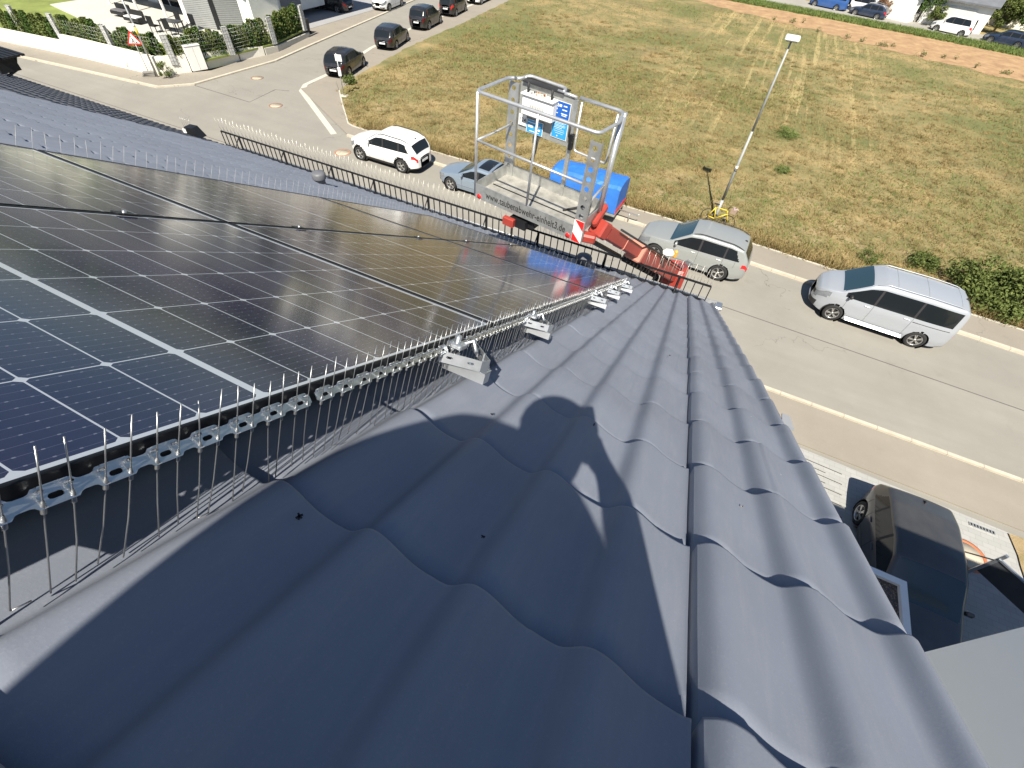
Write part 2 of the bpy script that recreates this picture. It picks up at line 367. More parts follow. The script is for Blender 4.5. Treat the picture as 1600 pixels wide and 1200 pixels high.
manhole(10.05, 9.25, .47, .064, 'large pale manhole cover with rust red ring in the driveway', (.48, .16, .07), (.62, .56, .44), 0)

# back strip: dirt, green verge, back lane
sheet('dirt_band', [(-20, 88), (-9.7, 84.8), (4.6, 82.8), (14.5, 81.4), (25.2, 79.0), (60, 72), (60, 55), (23, 66.5), (13, 69.5), (5.3, 73), (-1.8, 76.2), (-12, 80)], .075, DIRT, wob=.8, step=1.0)
sheet('green_verge', [(-40, 89), (-9.7, 84.5), (4.6, 82.6), (14.5, 81.2), (25.2, 78.8), (60, 72.0), (60, 75), (26.5, 82.3), (13, 84.4), (3, 86.2), (-10, 88.5), (-40, 93)], .09, GRG, wob=.4)
sheet('back_road', [(-60, 97), (-10, 88.3), (3, 86.0), (13, 84.2), (26.5, 82.1), (60, 75), (60, 81.5), (28, 87.5), (12, 91.5), (0, 94), (-60, 103)], .10, asphalt('lane_asphalt', (.30, .29, .26), (.27, .26, .24)), wob=.1)

def blades(name, regions, mat, hmin, hmax, wd, per=3, lean=.5, kindlabel=None):
    """ground cover: many small bent blades"""
    Vs = []
    for (n, fn) in regions:
        xy = fn(n); n = len(xy)
        for k in range(per):
            a = RNG.uniform(0, 2 * math.pi, n); h = RNG.uniform(hmin, hmax, n); l = RNG.uniform(.1, lean, n) * h * 2
            o = RNG.normal(0, .05, (n, 2)); bx = xy[:, 0] + o[:, 0]; by = xy[:, 1] + o[:, 1]; wv = wd * RNG.uniform(.6, 1.4, n)
            da = a + RNG.uniform(-1, 1, n)
            z0 = xy[:, 2]
            A = np.stack([bx - np.sin(a) * wv, by + np.cos(a) * wv, z0], 1); B = np.stack([bx + np.sin(a) * wv, by - np.cos(a) * wv, z0], 1)
            C = np.stack([bx + np.cos(da) * l, by + np.sin(da) * l, z0 + h], 1)
            Vs.append(np.stack([A, B, C], 1).reshape(-1, 3))
    V = np.concatenate(Vs); n = len(V) // 3
    me = bpy.data.meshes.new(name); me.vertices.add(len(V)); me.vertices.foreach_set('co', V.ravel().astype(np.float32))
    me.loops.add(n * 3); me.loops.foreach_set('vertex_index', np.arange(n * 3, dtype=np.int32))
    me.polygons.add(n); me.polygons.foreach_set('loop_start', np.arange(0, n * 3, 3, dtype=np.int32)); me.polygons.foreach_set('loop_total', np.full(n, 3, dtype=np.int32))
    me.update(); me.validate(); me.materials.append(mat)
    o = bpy.data.objects.new(name, me); COL.objects.link(o); o['kind'] = 'stuff'; return o
def edgeY(x, pts):
    xs = [p[0] for p in pts]; ys = [p[1] for p in pts]; return np.interp(x, xs, ys)
def field_region(y0, y1, x0, x1, bias=1.0, patch=None, z=.05):
    def fn(n):
        x = RNG.uniform(x0, x1, n); y = y0 + (y1 - y0) * RNG.uniform(0, 1, n) ** bias
        ok = y > edgeY(x, GN) + .12
        sx = np.interp(y, [p[1] for p in SR], [p[0] for p in SR]); ok &= (x > sx + .15)
        ok &= ~((y > edgeY(x, [(-20, 80), (-1.8, 76.2), (5.3, 73), (13, 69.5), (23, 66.5), (60, 56)])))
        if patch:
            q = sum(np.sin(x * a + b) * np.sin(y * c + d) for a, b, c, d in patch); ok &= (q + RNG.normal(0, .3, n) > .15)
        x, y = x[ok], y[ok]; return np.stack([x, y, np.full(len(x), z)], 1)
    return fn
PA = [(.31, 1, .27, 2), (.13, .4, .19, 3), (.71, 2, .63, .2)]; PB = [(.23, 4, .35, 1), (.57, 1.3, .41, 2.2), (.11, 0, .15, 5)]
tag(blades('dry_grass', [(52000, field_region(21.6, 46, -26, 30, 1.3)), (26000, field_region(40, 78, -30, 34))], DRYG, .05, .17, .014, 3, .9), 'short sunburnt straw coloured grass covering the meadow', 'grass')
tag(blades('green_grass', [(26000, field_region(21.6, 50, -26, 30, 1.2, PA)), (12000, field_region(40, 76, -30, 34, 1, PB))], GRG, .06, .20, .016, 3, .7), 'greener grass growing in patches of the meadow', 'grass')
def hay(n):
    k = n // 14; c = field_region(21.6, 60, -26, 32, 1.4)(k); c = np.repeat(c, 14, axis=0); a = RNG.uniform(0, 6.28, len(c)); q = RNG.uniform(0, 1, len(c)) ** .5 * np.repeat(RNG.uniform(.12, .55, len(c) // 14), 14)
    c[:, 0] += np.cos(a) * q; c[:, 1] += np.sin(a) * q; return c
tag(blades('hay_clumps', [(42000, hay)], DRYG, .06, .26, .012, 3, 1.1), 'loose clumps of mown hay and dry stalks lying over the meadow', 'hay')
def verge(n):
    x = RNG.uniform(-20, 40, n); yl = edgeY(x, [(-20, 86), (-9.7, 84.4), (4.6, 82.5), (14.5, 81.1), (25.2, 78.7), (60, 72)]); y = yl + RNG.uniform(-.2, 4.0, n); return np.stack([x, y, np.full(n, .08)], 1)
def soilw(n):
    x = RNG.uniform(-12, 38, n); yl = edgeY(x, [(-12, 80), (-1.8, 76.2), (5.3, 73), (13, 69.5), (23, 66.5), (60, 56)]); y = yl + RNG.normal(0, 1.6, n) ; return np.stack([x, y, np.full(n, .08)], 1)
tag(blades('tall_grass', [(16000, verge)], GRG, .12, .34, .035, 3, .6), 'tall green grass between the bare dirt and the back lane', 'grass')
def edgefringe(n):
    x = RNG.uniform(-20, 30, n); y = edgeY(x, GN) + np.abs(RNG.normal(0, .5, n)) + .02; return np.stack([x, y, np.full(n, .06)], 1)
tag(blades('straw_fringe', [(9000, edgefringe)], DRYG, .12, .42, .016, 3, .7), 'taller dry straw and weeds along the pavement edge', 'grass')

def leafmesh(pts, size, mat, name, parent=None, flat=.0):
    n = len(pts); Vv = []
    u = RNG.normal(size=(n, 3)); u /= np.linalg.norm(u, axis=1)[:, None]
    w2 = np.cross(u, RNG.normal(size=(n, 3))); w2 /= np.linalg.norm(w2, axis=1)[:, None]
    s = size * RNG.uniform(.6, 1.4, (n, 1)); P = np.asarray(pts)
    V = np.stack([P - u * s, P + w2 * s * .5, P + u * s, P - w2 * s * .5], 1).reshape(-1, 3)
    me = bpy.data.meshes.new(name); me.from_pydata(V.tolist(), [], [(4 * i, 4 * i + 1, 4 * i + 2, 4 * i + 3) for i in range(n)]); me.materials.append(mat)
    o = bpy.data.objects.new(name, me); COL.objects.link(o)
    if parent is not None: o.parent = parent
    return o
def crown_pts(n, R, H, base, clumps=14, seed=0):
    r = np.random.default_rng(seed); C = []
    for i in range(clumps):
        a = r.uniform(0, 2 * math.pi); q = math.sqrt(r.uniform(0, 1)) * .72; h = r.uniform(.12, .92)
        prof = math.sin(math.pi * min(1, h * .85 + .15)) ** .6
        C.append((math.cos(a) * q * R * prof, math.sin(a) * q * R * prof, base + h * H, R * r.uniform(.22, .42)))
    P = []
    for c in C:
        k = n // clumps; d = r.normal(size=(k, 3)); d /= np.linalg.norm(d, axis=1)[:, None]
        P.append(np.array(c[:3]) + d * c[3] * r.uniform(.55, 1.08, (k, 1)) * np.array([1, 1, .85]))
    return np.concatenate(P), C
def tree(x, y, R, H, label, mat=LEAF, n=3600, seed=0, group='trees behind the back lane', size=None):
    t = thing('tree', label, 'tree', (x, y, 0), 0, group)
    P, C = crown_pts(n, R, H * .78, H * .2, 16, seed)
    mb = MB().tube([(0, 0, -.2), (.05, .05, H * .3), (0, .1, H * .6)], R * .07, 8, r2=R * .03)
    for c in C[:9]: mb.tube([(0, .05, H * .3), (c[0] * .5, c[1] * .5, (H * .3 + c[2]) / 2 + .1), c[:3]], R * .03, 5, r2=R * .008)
    mb.build('trunk', BARK, t); leafmesh(P, size or R * .055, mat, 'crown', t)
    return t
def bush(x, y, R, H, label, mat=LEAF2, n=900, seed=0, z=.05, group=None, name='shrub', cat='shrub', ls=.075, cl=9):
    t = thing(name, label, cat, (x, y, z), 0, group)
    P, C = crown_pts(n, R, H, 0, cl, seed); P[:, 2] = np.abs(P[:, 2])
    mb = MB()
    for c in C: mb.tube([(0, 0, -.05), (c[0] * .5, c[1] * .5, c[2] * .6), c[:3]], .012, 4, r2=.004)
    mb.build('stem', BARK, t); leafmesh(P, R * ls, mat, 'foliage', t); return t
bush(3.3, 37.3, .9, .45, 'low bright green weed patch left of the street lamp shadow, farther one', GRG, 1800, 3, ls=.04, cl=14)
bush(3.6, 31.2, .6, .35, 'small bright green weed clump right beside the lamp pole', GRG, 1400, 4, ls=.045, cl=14)
bush(8.0, 23.4, .55, .6, 'small green shrub behind the silver van windscreen', LEAF2, 1500, 5, ls=.05, cl=14)
bush(12.7, 23.1, 2.0, 1.25, 'leafy green shrub at the rear of the silver van', LEAF2, 9000, 6, ls=.036, cl=20)
bush(15.9, 22.7, 1.7, 1.2, 'leafy green shrub at the right edge of the picture', LEAF2, 8000, 7, ls=.04, cl=18)
bush(10.4, 24.4, .9, .5, 'low green shrub above the silver van roof', LEAF2, 2600, 8, ls=.05, cl=14)
bush(-25.6, 28.2, .7, .4, 'pale green weeds beside the black hatchback at the meadow corner', LEAF2, 900, 9)
bush(13.2, 9.2, 1.2, .7, 'ragged green shrub in the bed beside the driveway', LEAF2, 1500, 10)
for i in range(16):
    bx = -1 + i * 1.9 + random.uniform(-.7, .7)
    bush(bx, float(edgeY(bx, [(-1.8, 77.2), (5.3, 74), (13, 70.8), (23, 68), (60, 58)])) + random.uniform(-1, 2.2), random.uniform(.3, .8), random.uniform(.25, .6),
         'small dark weed tuft on the bare dirt band', LEAF, 160, 20 + i, group='weed tufts on the dirt band', name='weed_tuft', cat='weed')

# ---------------------------------------------------------------- house with tiled roof
PV = .1673; VV0 = .0145; PUu = .3600
_PX = (0, .05, .10, .17, .26, .38, .50, .62, .74, .87, 1.0); _PY = (.0, .15, .52, .88, 1.0, .92, .66, .37, .17, .045, .0)
def tprof(v):
    ph = ((v - VV0) / PV) % 1.0
    return .0345 * sum(float(np.interp((ph + d) % 1.0, _PX, _PY)) for d in (-.06, -.03, 0, .03, .06)) / 5
def tiled(name, v0, v1, u_rows, mat, parent, n0=-.158, dv=PV / 12, flip=1, gap=True, mtx=ROOF, uoff=0.):
    mb = MB(); nv = int(round((v1 - v0) / dv)) + 1; vs = [v0 + (v1 - v0) * i / (nv - 1) for i in range(nv)]
    prof = np.array([tprof(v) for v in vs])
    extra = np.zeros(nv)
    if gap:
        va = np.array(vs); 
        for kk in range(-30, 3):
            g = .691 + kk * 2 * PV
            d = np.abs(va - g)
            if abs(kk) < 1: extra -= np.where((va > g - .0045) & (va < g + .0045), .034, 0)
            else: extra -= np.where(d < dv * .6, .003, 0)
        extra += np.where(va > .696, .005, 0)
        e = np.clip((va - (v1 - .045)) / .045, 0, 1); extra -= .05 * e ** 2.2
    rows = []
    for k in u_rows:
        u = uoff + k * PUu
        jit = RNG.normal(0, .0012)
        # every course: back end low (tucked under), front end high, rounded nose, riser, undercut
        for du, dn in ((-.006, -.036), (.0, .001), (.06, .006), (.18, .018), (PUu - .012, .0345), (PUu - .003, .0325), (PUu - .0, .027), (PUu - .004, .004)):
            rows.append((u + du, dn + jit))
    V = []
    for (u, dn) in rows:
        for i, v in enumerate(vs): V.append((u + .004 * math.cos((v - VV0) / PV * 2 * math.pi), v, n0 + prof[i] + dn + extra[i]))
    F = []; 
    for r in range(len(rows) - 1):
        for i in range(nv - 1): a = r * nv + i; F.append((a, a + nv, a + nv + 1, a + 1))
    mb.add(V, F, 0, True, mtx)
    o = mb.build(name, mat, parent)
    return o
house = thing('house', 'house with anthracite wavy tiled roof under the camera', 'house', (0, 0, 0))
vfine0, vfine1 = -2.98, 1.095
# finer tiles near the camera, the groove beside the verge needs its own columns
def tiled_near():
    mb = MB()
    vs = list(np.arange(vfine0, -.6, PV / 14)) + list(np.arange(-.6, .6835, PV / 30)) + [.6840, .6862, .6866, .68705, .69595, .6962, .6966, .6975, .699] + list(np.arange(.703, 1.05, PV / 30)) + [1.055, 1.065, 1.075, 1.083, 1.09, 1.094]
    return vs
def roof_mesh(name, vs, u_rows, mat, parent, gap=True, n0=-.158):
    va = np.array(vs); nv = len(vs)
    prof = np.array([tprof(v) for v in vs]); ex = np.zeros(nv)
    ex -= np.where((va > .6870) & (va < .6960), .060, 0); ex += np.where(va >= .6960, .004, 0)
    e = np.clip((va - 1.045) / .05, 0, 1); ex -= .045 * e ** 2.4
    V = []; rows = 0
    for k in u_rows:
        u = k * PUu - .014; jit = RNG.normal(0, .0012); tilt = RNG.normal(0, .0012, nv // 28 + 2).repeat(28)[:nv]
        for du, dn in ((-.02, -.034), (.0, .0), (.05, .0022), (.17, .005), (PUu - .006, .0105), (PUu - .0015, .0102), (PUu, .0085), (PUu - .001, .002), (PUu - .008, -.014)):
            uu = u + du + .002 * np.cos((va - VV0) / PV * 2 * math.pi)
            V.append(np.stack([uu, va, n0 + prof * (1.0 + .04 * min(1, max(0, du / PUu))) + .007 * (1 - prof / .0385) * min(1, max(0, du / PUu)) ** 2 + dn + jit + tilt + ex], 1)); rows += 1
    V = np.concatenate(V); Rm = np.array([[ROOF[i][j] for j in range(4)] for i in range(3)])
    V = V @ Rm[:, :3].T + Rm[:, 3]
    i = np.arange(nv - 1); F = np.concatenate([np.stack([r * nv + i, (r + 1) * nv + i, (r + 1) * nv + i + 1, r * nv + i + 1], 1) for r in range(rows - 1)])
    me = bpy.data.meshes.new(name); me.from_pydata(V.tolist(), [], F.tolist()); me.materials.append(mat)
    fl = np.repeat([(r % 9) not in (6, 7) for r in range(rows - 1)], nv - 1)
    me.polygons.foreach_set('use_smooth', fl.tolist()); me.update()
    o = bpy.data.objects.new(name, me); COL.objects.link(o); o.parent = parent; return o
roof_mesh('roof_tiles', list(np.arange(-8.42, vfine0, PV / 12)) + tiled_near(), range(-13, 19), TILE, house)
# verge boards, eave, walls
vb = MB()
vb.box((2.0, 1.03, -.27), (10.1, .03, .19), 0, ROOF); vb.build('verge_board', M('verge_paint', (.25, .26, .28), .6), house)
ends = M('house_render', (.74, .73, .70), .9, var=.05, scale=1., bump=.15, bscale=50)
u_e = 6.84
EY = RP(u_e, 0, -.2).y; EZ = RP(u_e, 0, -.2).z; RY = RP(-4.7, 0, -.2).y; RZ = RP(-4.7, 0, -.2).z
hw_ = MB()
yb, yr, yf = 2 * RY - (EY - .45), RY, EY - .45
zf = EZ + .45 * math.tan(PT) - .12
hw_.add([(-8.3, yf, 0), (.9, yf, 0), (.9, yf, zf), (-8.3, yf, zf), (-8.3, yb, 0), (.9, yb, 0), (.9, yb, zf), (-8.3, yb, zf), (-8.3, yr, RZ - .15), (.9, yr, RZ - .15)],
        [(0, 1, 2, 3), (5, 4, 7, 6), (1, 5, 6, 9, 2), (4, 0, 3, 8, 7)])
hw_.build('wall', ends, house)
bk = MB(); bk.add([(-8.4, yr, RZ + .06), (1.05, yr, RZ + .06), (1.05, yb - .45, EZ + .06), (-8.4, yb - .45, EZ + .06)], [(0, 1, 2, 3)]); bk.build('rear_roof', TILE, house)
rg = MB(); rg.tube([(-8.4, yr, RZ + .10), (1.08, yr, RZ + .10)], .11, 10); rg.build('ridge_cap', TILE, house)
for (wx, wz) in ((-7, 1), (-4.6, 1), (-2.2, 1), (-7, 3.9), (-4.6, 3.9), (-2.2, 3.9)):
    f = MB().box((wx, yf + .03, wz + .65), (1.2, .08, 1.4)).build('window', WHITEP, house); MB().box((wx, yf + .075, wz + .65), (1.04, .02, 1.24)).build('pane', GLASSC, f)
# gutter
gt = MB(); gy, gz = RP(7.06, 0, -.17).y, RP(7.06, 0, -.17).z; prof = [(math.cos(a) * .07, math.sin(a) * .07) for a in [math.pi + math.pi * i / 8 for i in range(9)]]
gv = []; 
for xx in (-8.5, 1.2):
    gv += [(xx, gy + .05 + p, gz - .0 + q) for p, q in prof] + [(xx, gy + .05 + p * .93, gz + q * .93) for p, q in prof[::-1]]
nn = 18; gt.add(gv, [(i, (i + 1) % nn, nn + (i + 1) % nn, nn + i) for i in range(nn)] + [tuple(range(nn))[::-1], tuple(range(nn, 2 * nn))], 0, True)
gt.tube([(-8.5, gy + .125, gz + .004), (1.2, gy + .125, gz + .004)], .009, 8)
gt.build('gutter', ZINC, house)
MB().box((1.17, gy + .05, gz - .02), (.10, .16, .06), 0, None, 0, 1, .01).build('gutter_end', ALUB, house)
MB().tube([(1.0, gy + .05, gz - .06), (.95, gy - .35, gz - .5), (.95, gy - .42, gz - .8), (.95, gy - .42, .1)], .045, 10).build('downpipe', ZINC, house)
MB().prism([(0, 0), (.05, .01), (.05, .08), (.02, .09)], 0, .006, 0, Matrix.Translation(RP(1.50, 1.075, -.16)) @ Matrix.Rotation(.3, 4, 'Z')).build('verge_bracket', ZINC, house)

# neighbouring roof beyond
nb = thing('neighbour_house', 'adjoining house roof with shading painted into its tiles beyond the far verge', 'house', (0, 0, 0))
def nroof():
    vs = np.arange(-30, -8.5, PV / 4); V = []; rows = 0
    for k in range(-6, 19):
        for du, dn in ((0, 0), (.2, .015), (PUu - .003, .03), (PUu, .0)):
            V.append(np.stack([np.full(len(vs), k * PUu + du - .02), vs, -.185 + np.array([tprof(v) for v in vs]) + dn], 1)); rows += 1
    V = np.concatenate(V); Rm = np.array([[ROOF[i][j] for j in range(4)] for i in range(3)]); V = V @ Rm[:, :3].T + Rm[:, 3]
    nv = len(vs); i = np.arange(nv - 1); F = np.concatenate([np.stack([r * nv + i, (r + 1) * nv + i, (r + 1) * nv + i + 1, r * nv + i + 1], 1) for r in range(rows - 1)])
    me = bpy.data.meshes.new('roof_tiles'); me.from_pydata(V.tolist(), [], F.tolist()); me.materials.append(TILE_SHADED); me.polygons.foreach_set('use_smooth', [True] * len(F))
    o = bpy.data.objects.new('roof_tiles', me); COL.objects.link(o); o.parent = nb
nroof()
MB().add([(-29.5, yf, 0), (-8.35, yf, 0), (-8.35, yf, zf - .12), (-29.5, yf, zf - .12), (-29.5, yf - 3.5, 0), (-8.35, yf - 3.5, 0), (-8.35, yf - 3.5, zf + 1.4), (-29.5, yf - 3.5, zf + 1.4)],
         [(0, 1, 2, 3), (3, 2, 6, 7), (0, 3, 7, 4), (1, 5, 6, 2), (4, 7, 6, 5)]).build('wall', ends, nb)
MB().box((-18.9, RP(6.95, 0, -.3).y + .05, RP(6.95, 0, -.3).z - .04), (20.8, .13, .08)).build('gutter', ZINC, nb)

# ---------------------------------------------------------------- solar modules
def cell_mat():
    m, n = newmat('solar_cells', (.01, .015, .04), .1)
    o = n.obj(); u, v, z = n.xyz(o)
    P, Q = .0905, .184; gap = .0052
    au = n.m('ABSOLUTE', u)
    uu = n.m('SUBTRACT', au, gap)
    fu = n.m('ABSOLUTE', n.m('SUBTRACT', n.m('FRACT', n.m('DIVIDE', uu, P)), .5)); fu = n.m('MULTIPLY', n.m('SUBTRACT', .5, fu), P)
    vv = n.m('DIVIDE', v, Q); fv = n.m('MULTIPLY', n.m('SUBTRACT', .5, n.m('ABSOLUTE', n.m('SUBTRACT', n.m('FRACT', vv), .5))), Q)
    lu = n.m('LESS_THAN', fu, .0012); lv = n.m('LESS_THAN', fv, .0012)
    dia = n.m('LESS_THAN', n.m('ADD', fu, fv), .0085)
    mid = n.m('LESS_THAN', uu, 0.); edge = n.m('GREATER_THAN', au, gap + 9 * P); edv = n.m('GREATER_THAN', n.m('ABSOLUTE', v), 3 * Q)
    line = n.m('MAXIMUM', n.m('MAXIMUM', lu, lv), n.m('MAXIMUM', dia, n.m('MAXIMUM', mid, n.m('MAXIMUM', edge, edv))))
    bb = n.m('ABSOLUTE', n.m('SUBTRACT', n.m('FRACT', n.m('MULTIPLY', vv, 10.)), .5)); bus = n.m('LESS_THAN', n.m('MULTIPLY', bb, Q / 10), .00045)
    dd = n.m('ABSOLUTE', n.m('SUBTRACT', n.m('FRACT', n.m('DIVIDE', uu, P / 4)), .5)); dots = n.m('MULTIPLY', n.m('LESS_THAN', n.m('MULTIPLY', bb, Q / 10), .0011), n.m('LESS_THAN', n.m('MULTIPLY', dd, P / 4), .0016))
    cellv = n.n('TexWhiteNoise', noise_dimensions='2D')
    cx = n.n('CombineXYZ'); n.l(n.m('FLOOR', n.m('DIVIDE', uu, P)), cx.inputs[0]); n.l(n.m('FLOOR', vv), cx.inputs[1]); n.l(cx.outputs[0], cellv.inputs[0])
    base = n.mix(cellv.outputs[0], (.0075, .0085, .032), (.0095, .011, .042))
    c = n.mix(n.m('MULTIPLY', bus, .32), base, (.16, .17, .26)); c = n.mix(n.m('MULTIPLY', dots, .38), c, (.30, .32, .40)); c = n.mix(line, c, (.46, .50, .56))
    dust = n.ramp(n.noise(n.pos(), 3., 6, .7), [(.35, .01), (.8, .06)]); c = n.mix(dust, c, (.5, .45, .4))
    n.color(c)
    r = n.m('MULTIPLY_ADD', n.noise(n.scale(n.pos(), (6, .6, .6)), 1.2, 4), .10, .085); n.l(r, n.b.inputs['Roughness'])
    n.b.inputs['IOR'].default_value = 1.5; n.b.inputs['Specular IOR Level'].default_value = 1.0
    return m
CELLS = cell_mat(); FRAME = M('black_frame', (.012, .013, .016), .38, .4, var=.1)
def module():
    root = thing('solar_panel', 'x', 'solar panel')
    L, Wd = 1.689, 1.134; g = MB(); g.box((0, 0, -.004), (L - .010, Wd - .010, .005)); g.build('glass', CELLS, root)
    f = MB(); t = .0062
    for sx in (-1, 1): f.box((sx * (L / 2 - t / 2), 0, -.0175), (t, Wd, .038), 0, None, 0, 1, .0012)
    for sy in (-1, 1): f.box((0, sy * (Wd / 2 - t / 2), -.0175), (L - 2 * t, t, .0376), 0, None, 0, 1, .0012)
    f.build('frame', FRAME, root)
    b = MB(); b.box((0, 0, -.012), (L - .03, Wd - .03, .003)); b.build('backsheet', BLACKP, root)
    return root
mod = module(); reg(mod)
labs = {(0, 0): 'solar panel nearest the camera in the right hand column', (1, 0): 'middle solar panel of the right hand column, beside the first metal clamp', (2, 0): 'solar panel nearest the eave in the right hand column',
        (0, 1): 'left column solar panel reflecting the pale sky at the left edge', (1, 1): 'middle solar panel of the left column', (2, 1): 'solar panel nearest the snow guard in the left column', (-1, 0): 'solar panel of the right column just below the photographer, cut by the picture edge'}
first = True
for (i, j), lb in labs.items():
    o = mod if first else copy_tree(mod); first = False
    o.matrix_world = ROOF @ Matrix.Translation((i * 1.7, -.567 - j * 1.146, 0)); o['label'] = lb; o['group'] = 'solar panels on the tiled roof'
# mounting rails and clamps
for k, u in enumerate((-.35, .585, 1.235, 2.555, 3.235, 4.095)):
    t = thing('mounting_rail', 'aluminium mounting rail crossing under the panels, number %d from the camera' % 0, 'mounting rail', mw=ROOF @ Matrix.Translation((u, 0, 0)), group='rails under the panels')
    t['label'] = 'aluminium mounting rail running under both panel columns'
    MB().box((0, -1.13, -.063), (.04, 2.30, .038)).build('rail', ALUB, t)
    for v in (-2.0, -.9, -.15): MB().box((.03, v, -.10), (.03, .006, .05)).box((.045, v, -.122), (.06, .035, .006)).build('roof_hook', STEEL, t)
for i in (0, 1, 2):
    for uu in (-.5, .5):
        c = thing('panel_clamp', 'small silver clamp between the two panel columns', 'clamp', mw=ROOF @ Matrix.Translation((i * 1.7 + uu, -1.14, 0)), group='clamps between the panel columns')
        MB().box((0, 0, .003), (.055, .034, .004)).box((0, 0, -.018), (.03, .014, .04)).build('bridge', BLACKM, c); MB().lathe([(0, .012), (.006, .012), (.006, .004)], 8).build('bolt', ALUB, c)

# ---------------------------------------------------------------- bird spikes along the panel edges
def strip_mesh(Lg, pitch):
    """base strip: waisted flat bar with slots and small upright collars"""
    mb = MB(); n = int(round(Lg / pitch / 2)); out = []
    seg = 2 * pitch; top = []; bot = []
    for i in range(n):
        x0 = i * seg
        for fx, hw in ((.0, .0065), (.06, .0075), (.12, .011), (.72, .011), (.78, .0075), (.84, .0065)):
            top.append((x0 + fx * seg, hw)); bot.append((x0 + fx * seg, -hw))
    holes = [slot(i * seg + .41 * seg, 0.0015, .007, .0030, 4) for i in range(n)]
    mb.plate(bot + top[::-1], holes, .0012)
    for i in range(n):
        x0 = i * seg
        for fx in (.18, .64): mb.lathe([(.0022, .0), (.0022, .009), (.0014, .012)], 8, 0, Matrix.Translation((x0 + fx * seg, -.006, 0)))
        mb.box((x0 + .42 * seg, .0102, .003), (.44 * seg, .0012, .006)); mb.box((x0 + .42 * seg, -.0108, .002), (.46 * seg, .0012, .005))
    return mb
pitch = .0257; SL = 18 * pitch
spm = {}
def wire(r, z0, z1, bend, tip=0.):
    mb = MB(); mb.tube([(bend, 0, z0), (bend * .3, 0, z0 * .5), (0, 0, 0), (tip * .3, 0, z1 * .5), (tip, 0, z1)], r, 6)
    mb.lathe([(.0026, -.004), (.0026, .006), (.0012, .012)], 7) if r > .0008 else None
    return mb
def spike_strip(name, label, group, mtx, lo=-.108, hi=.074, nsp=18, link=True, rr=.00085, every=1):
    t = thing(name, label, 'bird spikes', mw=mtx, group=group)
    key = ('b', nsp, rr > .0008)
    if key not in spm:
        o = strip_mesh(nsp * pitch, pitch).build('base_strip', STEEL if rr > .0008 else BLACKM); spm[key] = o.data; bpy.data.objects.remove(o)
    b = bpy.data.objects.new('base_strip', spm[key]); COL.objects.link(b); b.parent = t
    if rr > .0008: b.rotation_euler = (rad(-50), 0, 0); b.location = (0, -.006, .011)
    for i in range(0, nsp, every):
        key = (lo, hi, rr, random.randint(0, 9))
        if key not in spm:
            bend = random.uniform(-.008, .008); o = wire(rr, lo + random.uniform(-.006, .004), hi + random.uniform(-.006, .006), bend, random.uniform(-.002, .003))
            if link and key[3] == 1: o.tube([(bend, 0, lo), (bend + pitch * .6, .002, lo + .001)], rr, 6)
            o = o.build('spike', SPIKEM if rr > .0008 else M('dull_wire', (.42, .43, .42), .6, .4, var=0)); spm[key] = o.data; bpy.data.objects.remove(o)
        w_ = bpy.data.objects.new('spike', spm[key]); COL.objects.link(w_); w_.parent = t
        w_.location = ((i // 2) * 2 * pitch + (.18 if i % 2 == 0 else .64) * 2 * pitch, -.001, 0); w_.rotation_euler = (random.uniform(-.06, .03), random.uniform(-.05, .05), 0)
    return t
us = -.385
k = 0
while us < 4.2:
    # skip where the strip is bent round the rail ends
    mtx = ROOF @ Matrix(((1, 0, 0, us), (0, -1, 0, .012), (0, 0, 1, -.026), (0, 0, 0, 1)))
    # keep right handed: mirror v with a rotation instead
    mtx = ROOF @ Matrix.Translation((us, .0155, -.030))
    spike_strip('spike_strip', 'long wire bird spikes on the right edge of the panels', 'spike strips on the right edge of the panels', mtx); us += SL + .004; k += 1
us = -.1
while us < 4.2:
    spike_strip('spike_strip', 'bird spikes on the far left edge of the panels', 'spike strips on the left edge of the panels', ROOF @ Matrix.Translation((us, -2.292, -.030)), lo=-.09, hi=.11, nsp=18, link=False, rr=.0007, every=2); us += SL + .004
vs_ = -2.25
while vs_ < -.1:
    spike_strip('spike_strip', 'bird spikes on the eave side edge of the panels', 'spike strips on the lower edge of the panels', ROOF @ Matrix.Translation((4.262, vs_, -.030)) @ Matrix.Rotation(rad(90), 4, 'Z'), nsp=18, link=False, rr=.0007, every=2); vs_ += SL + .004
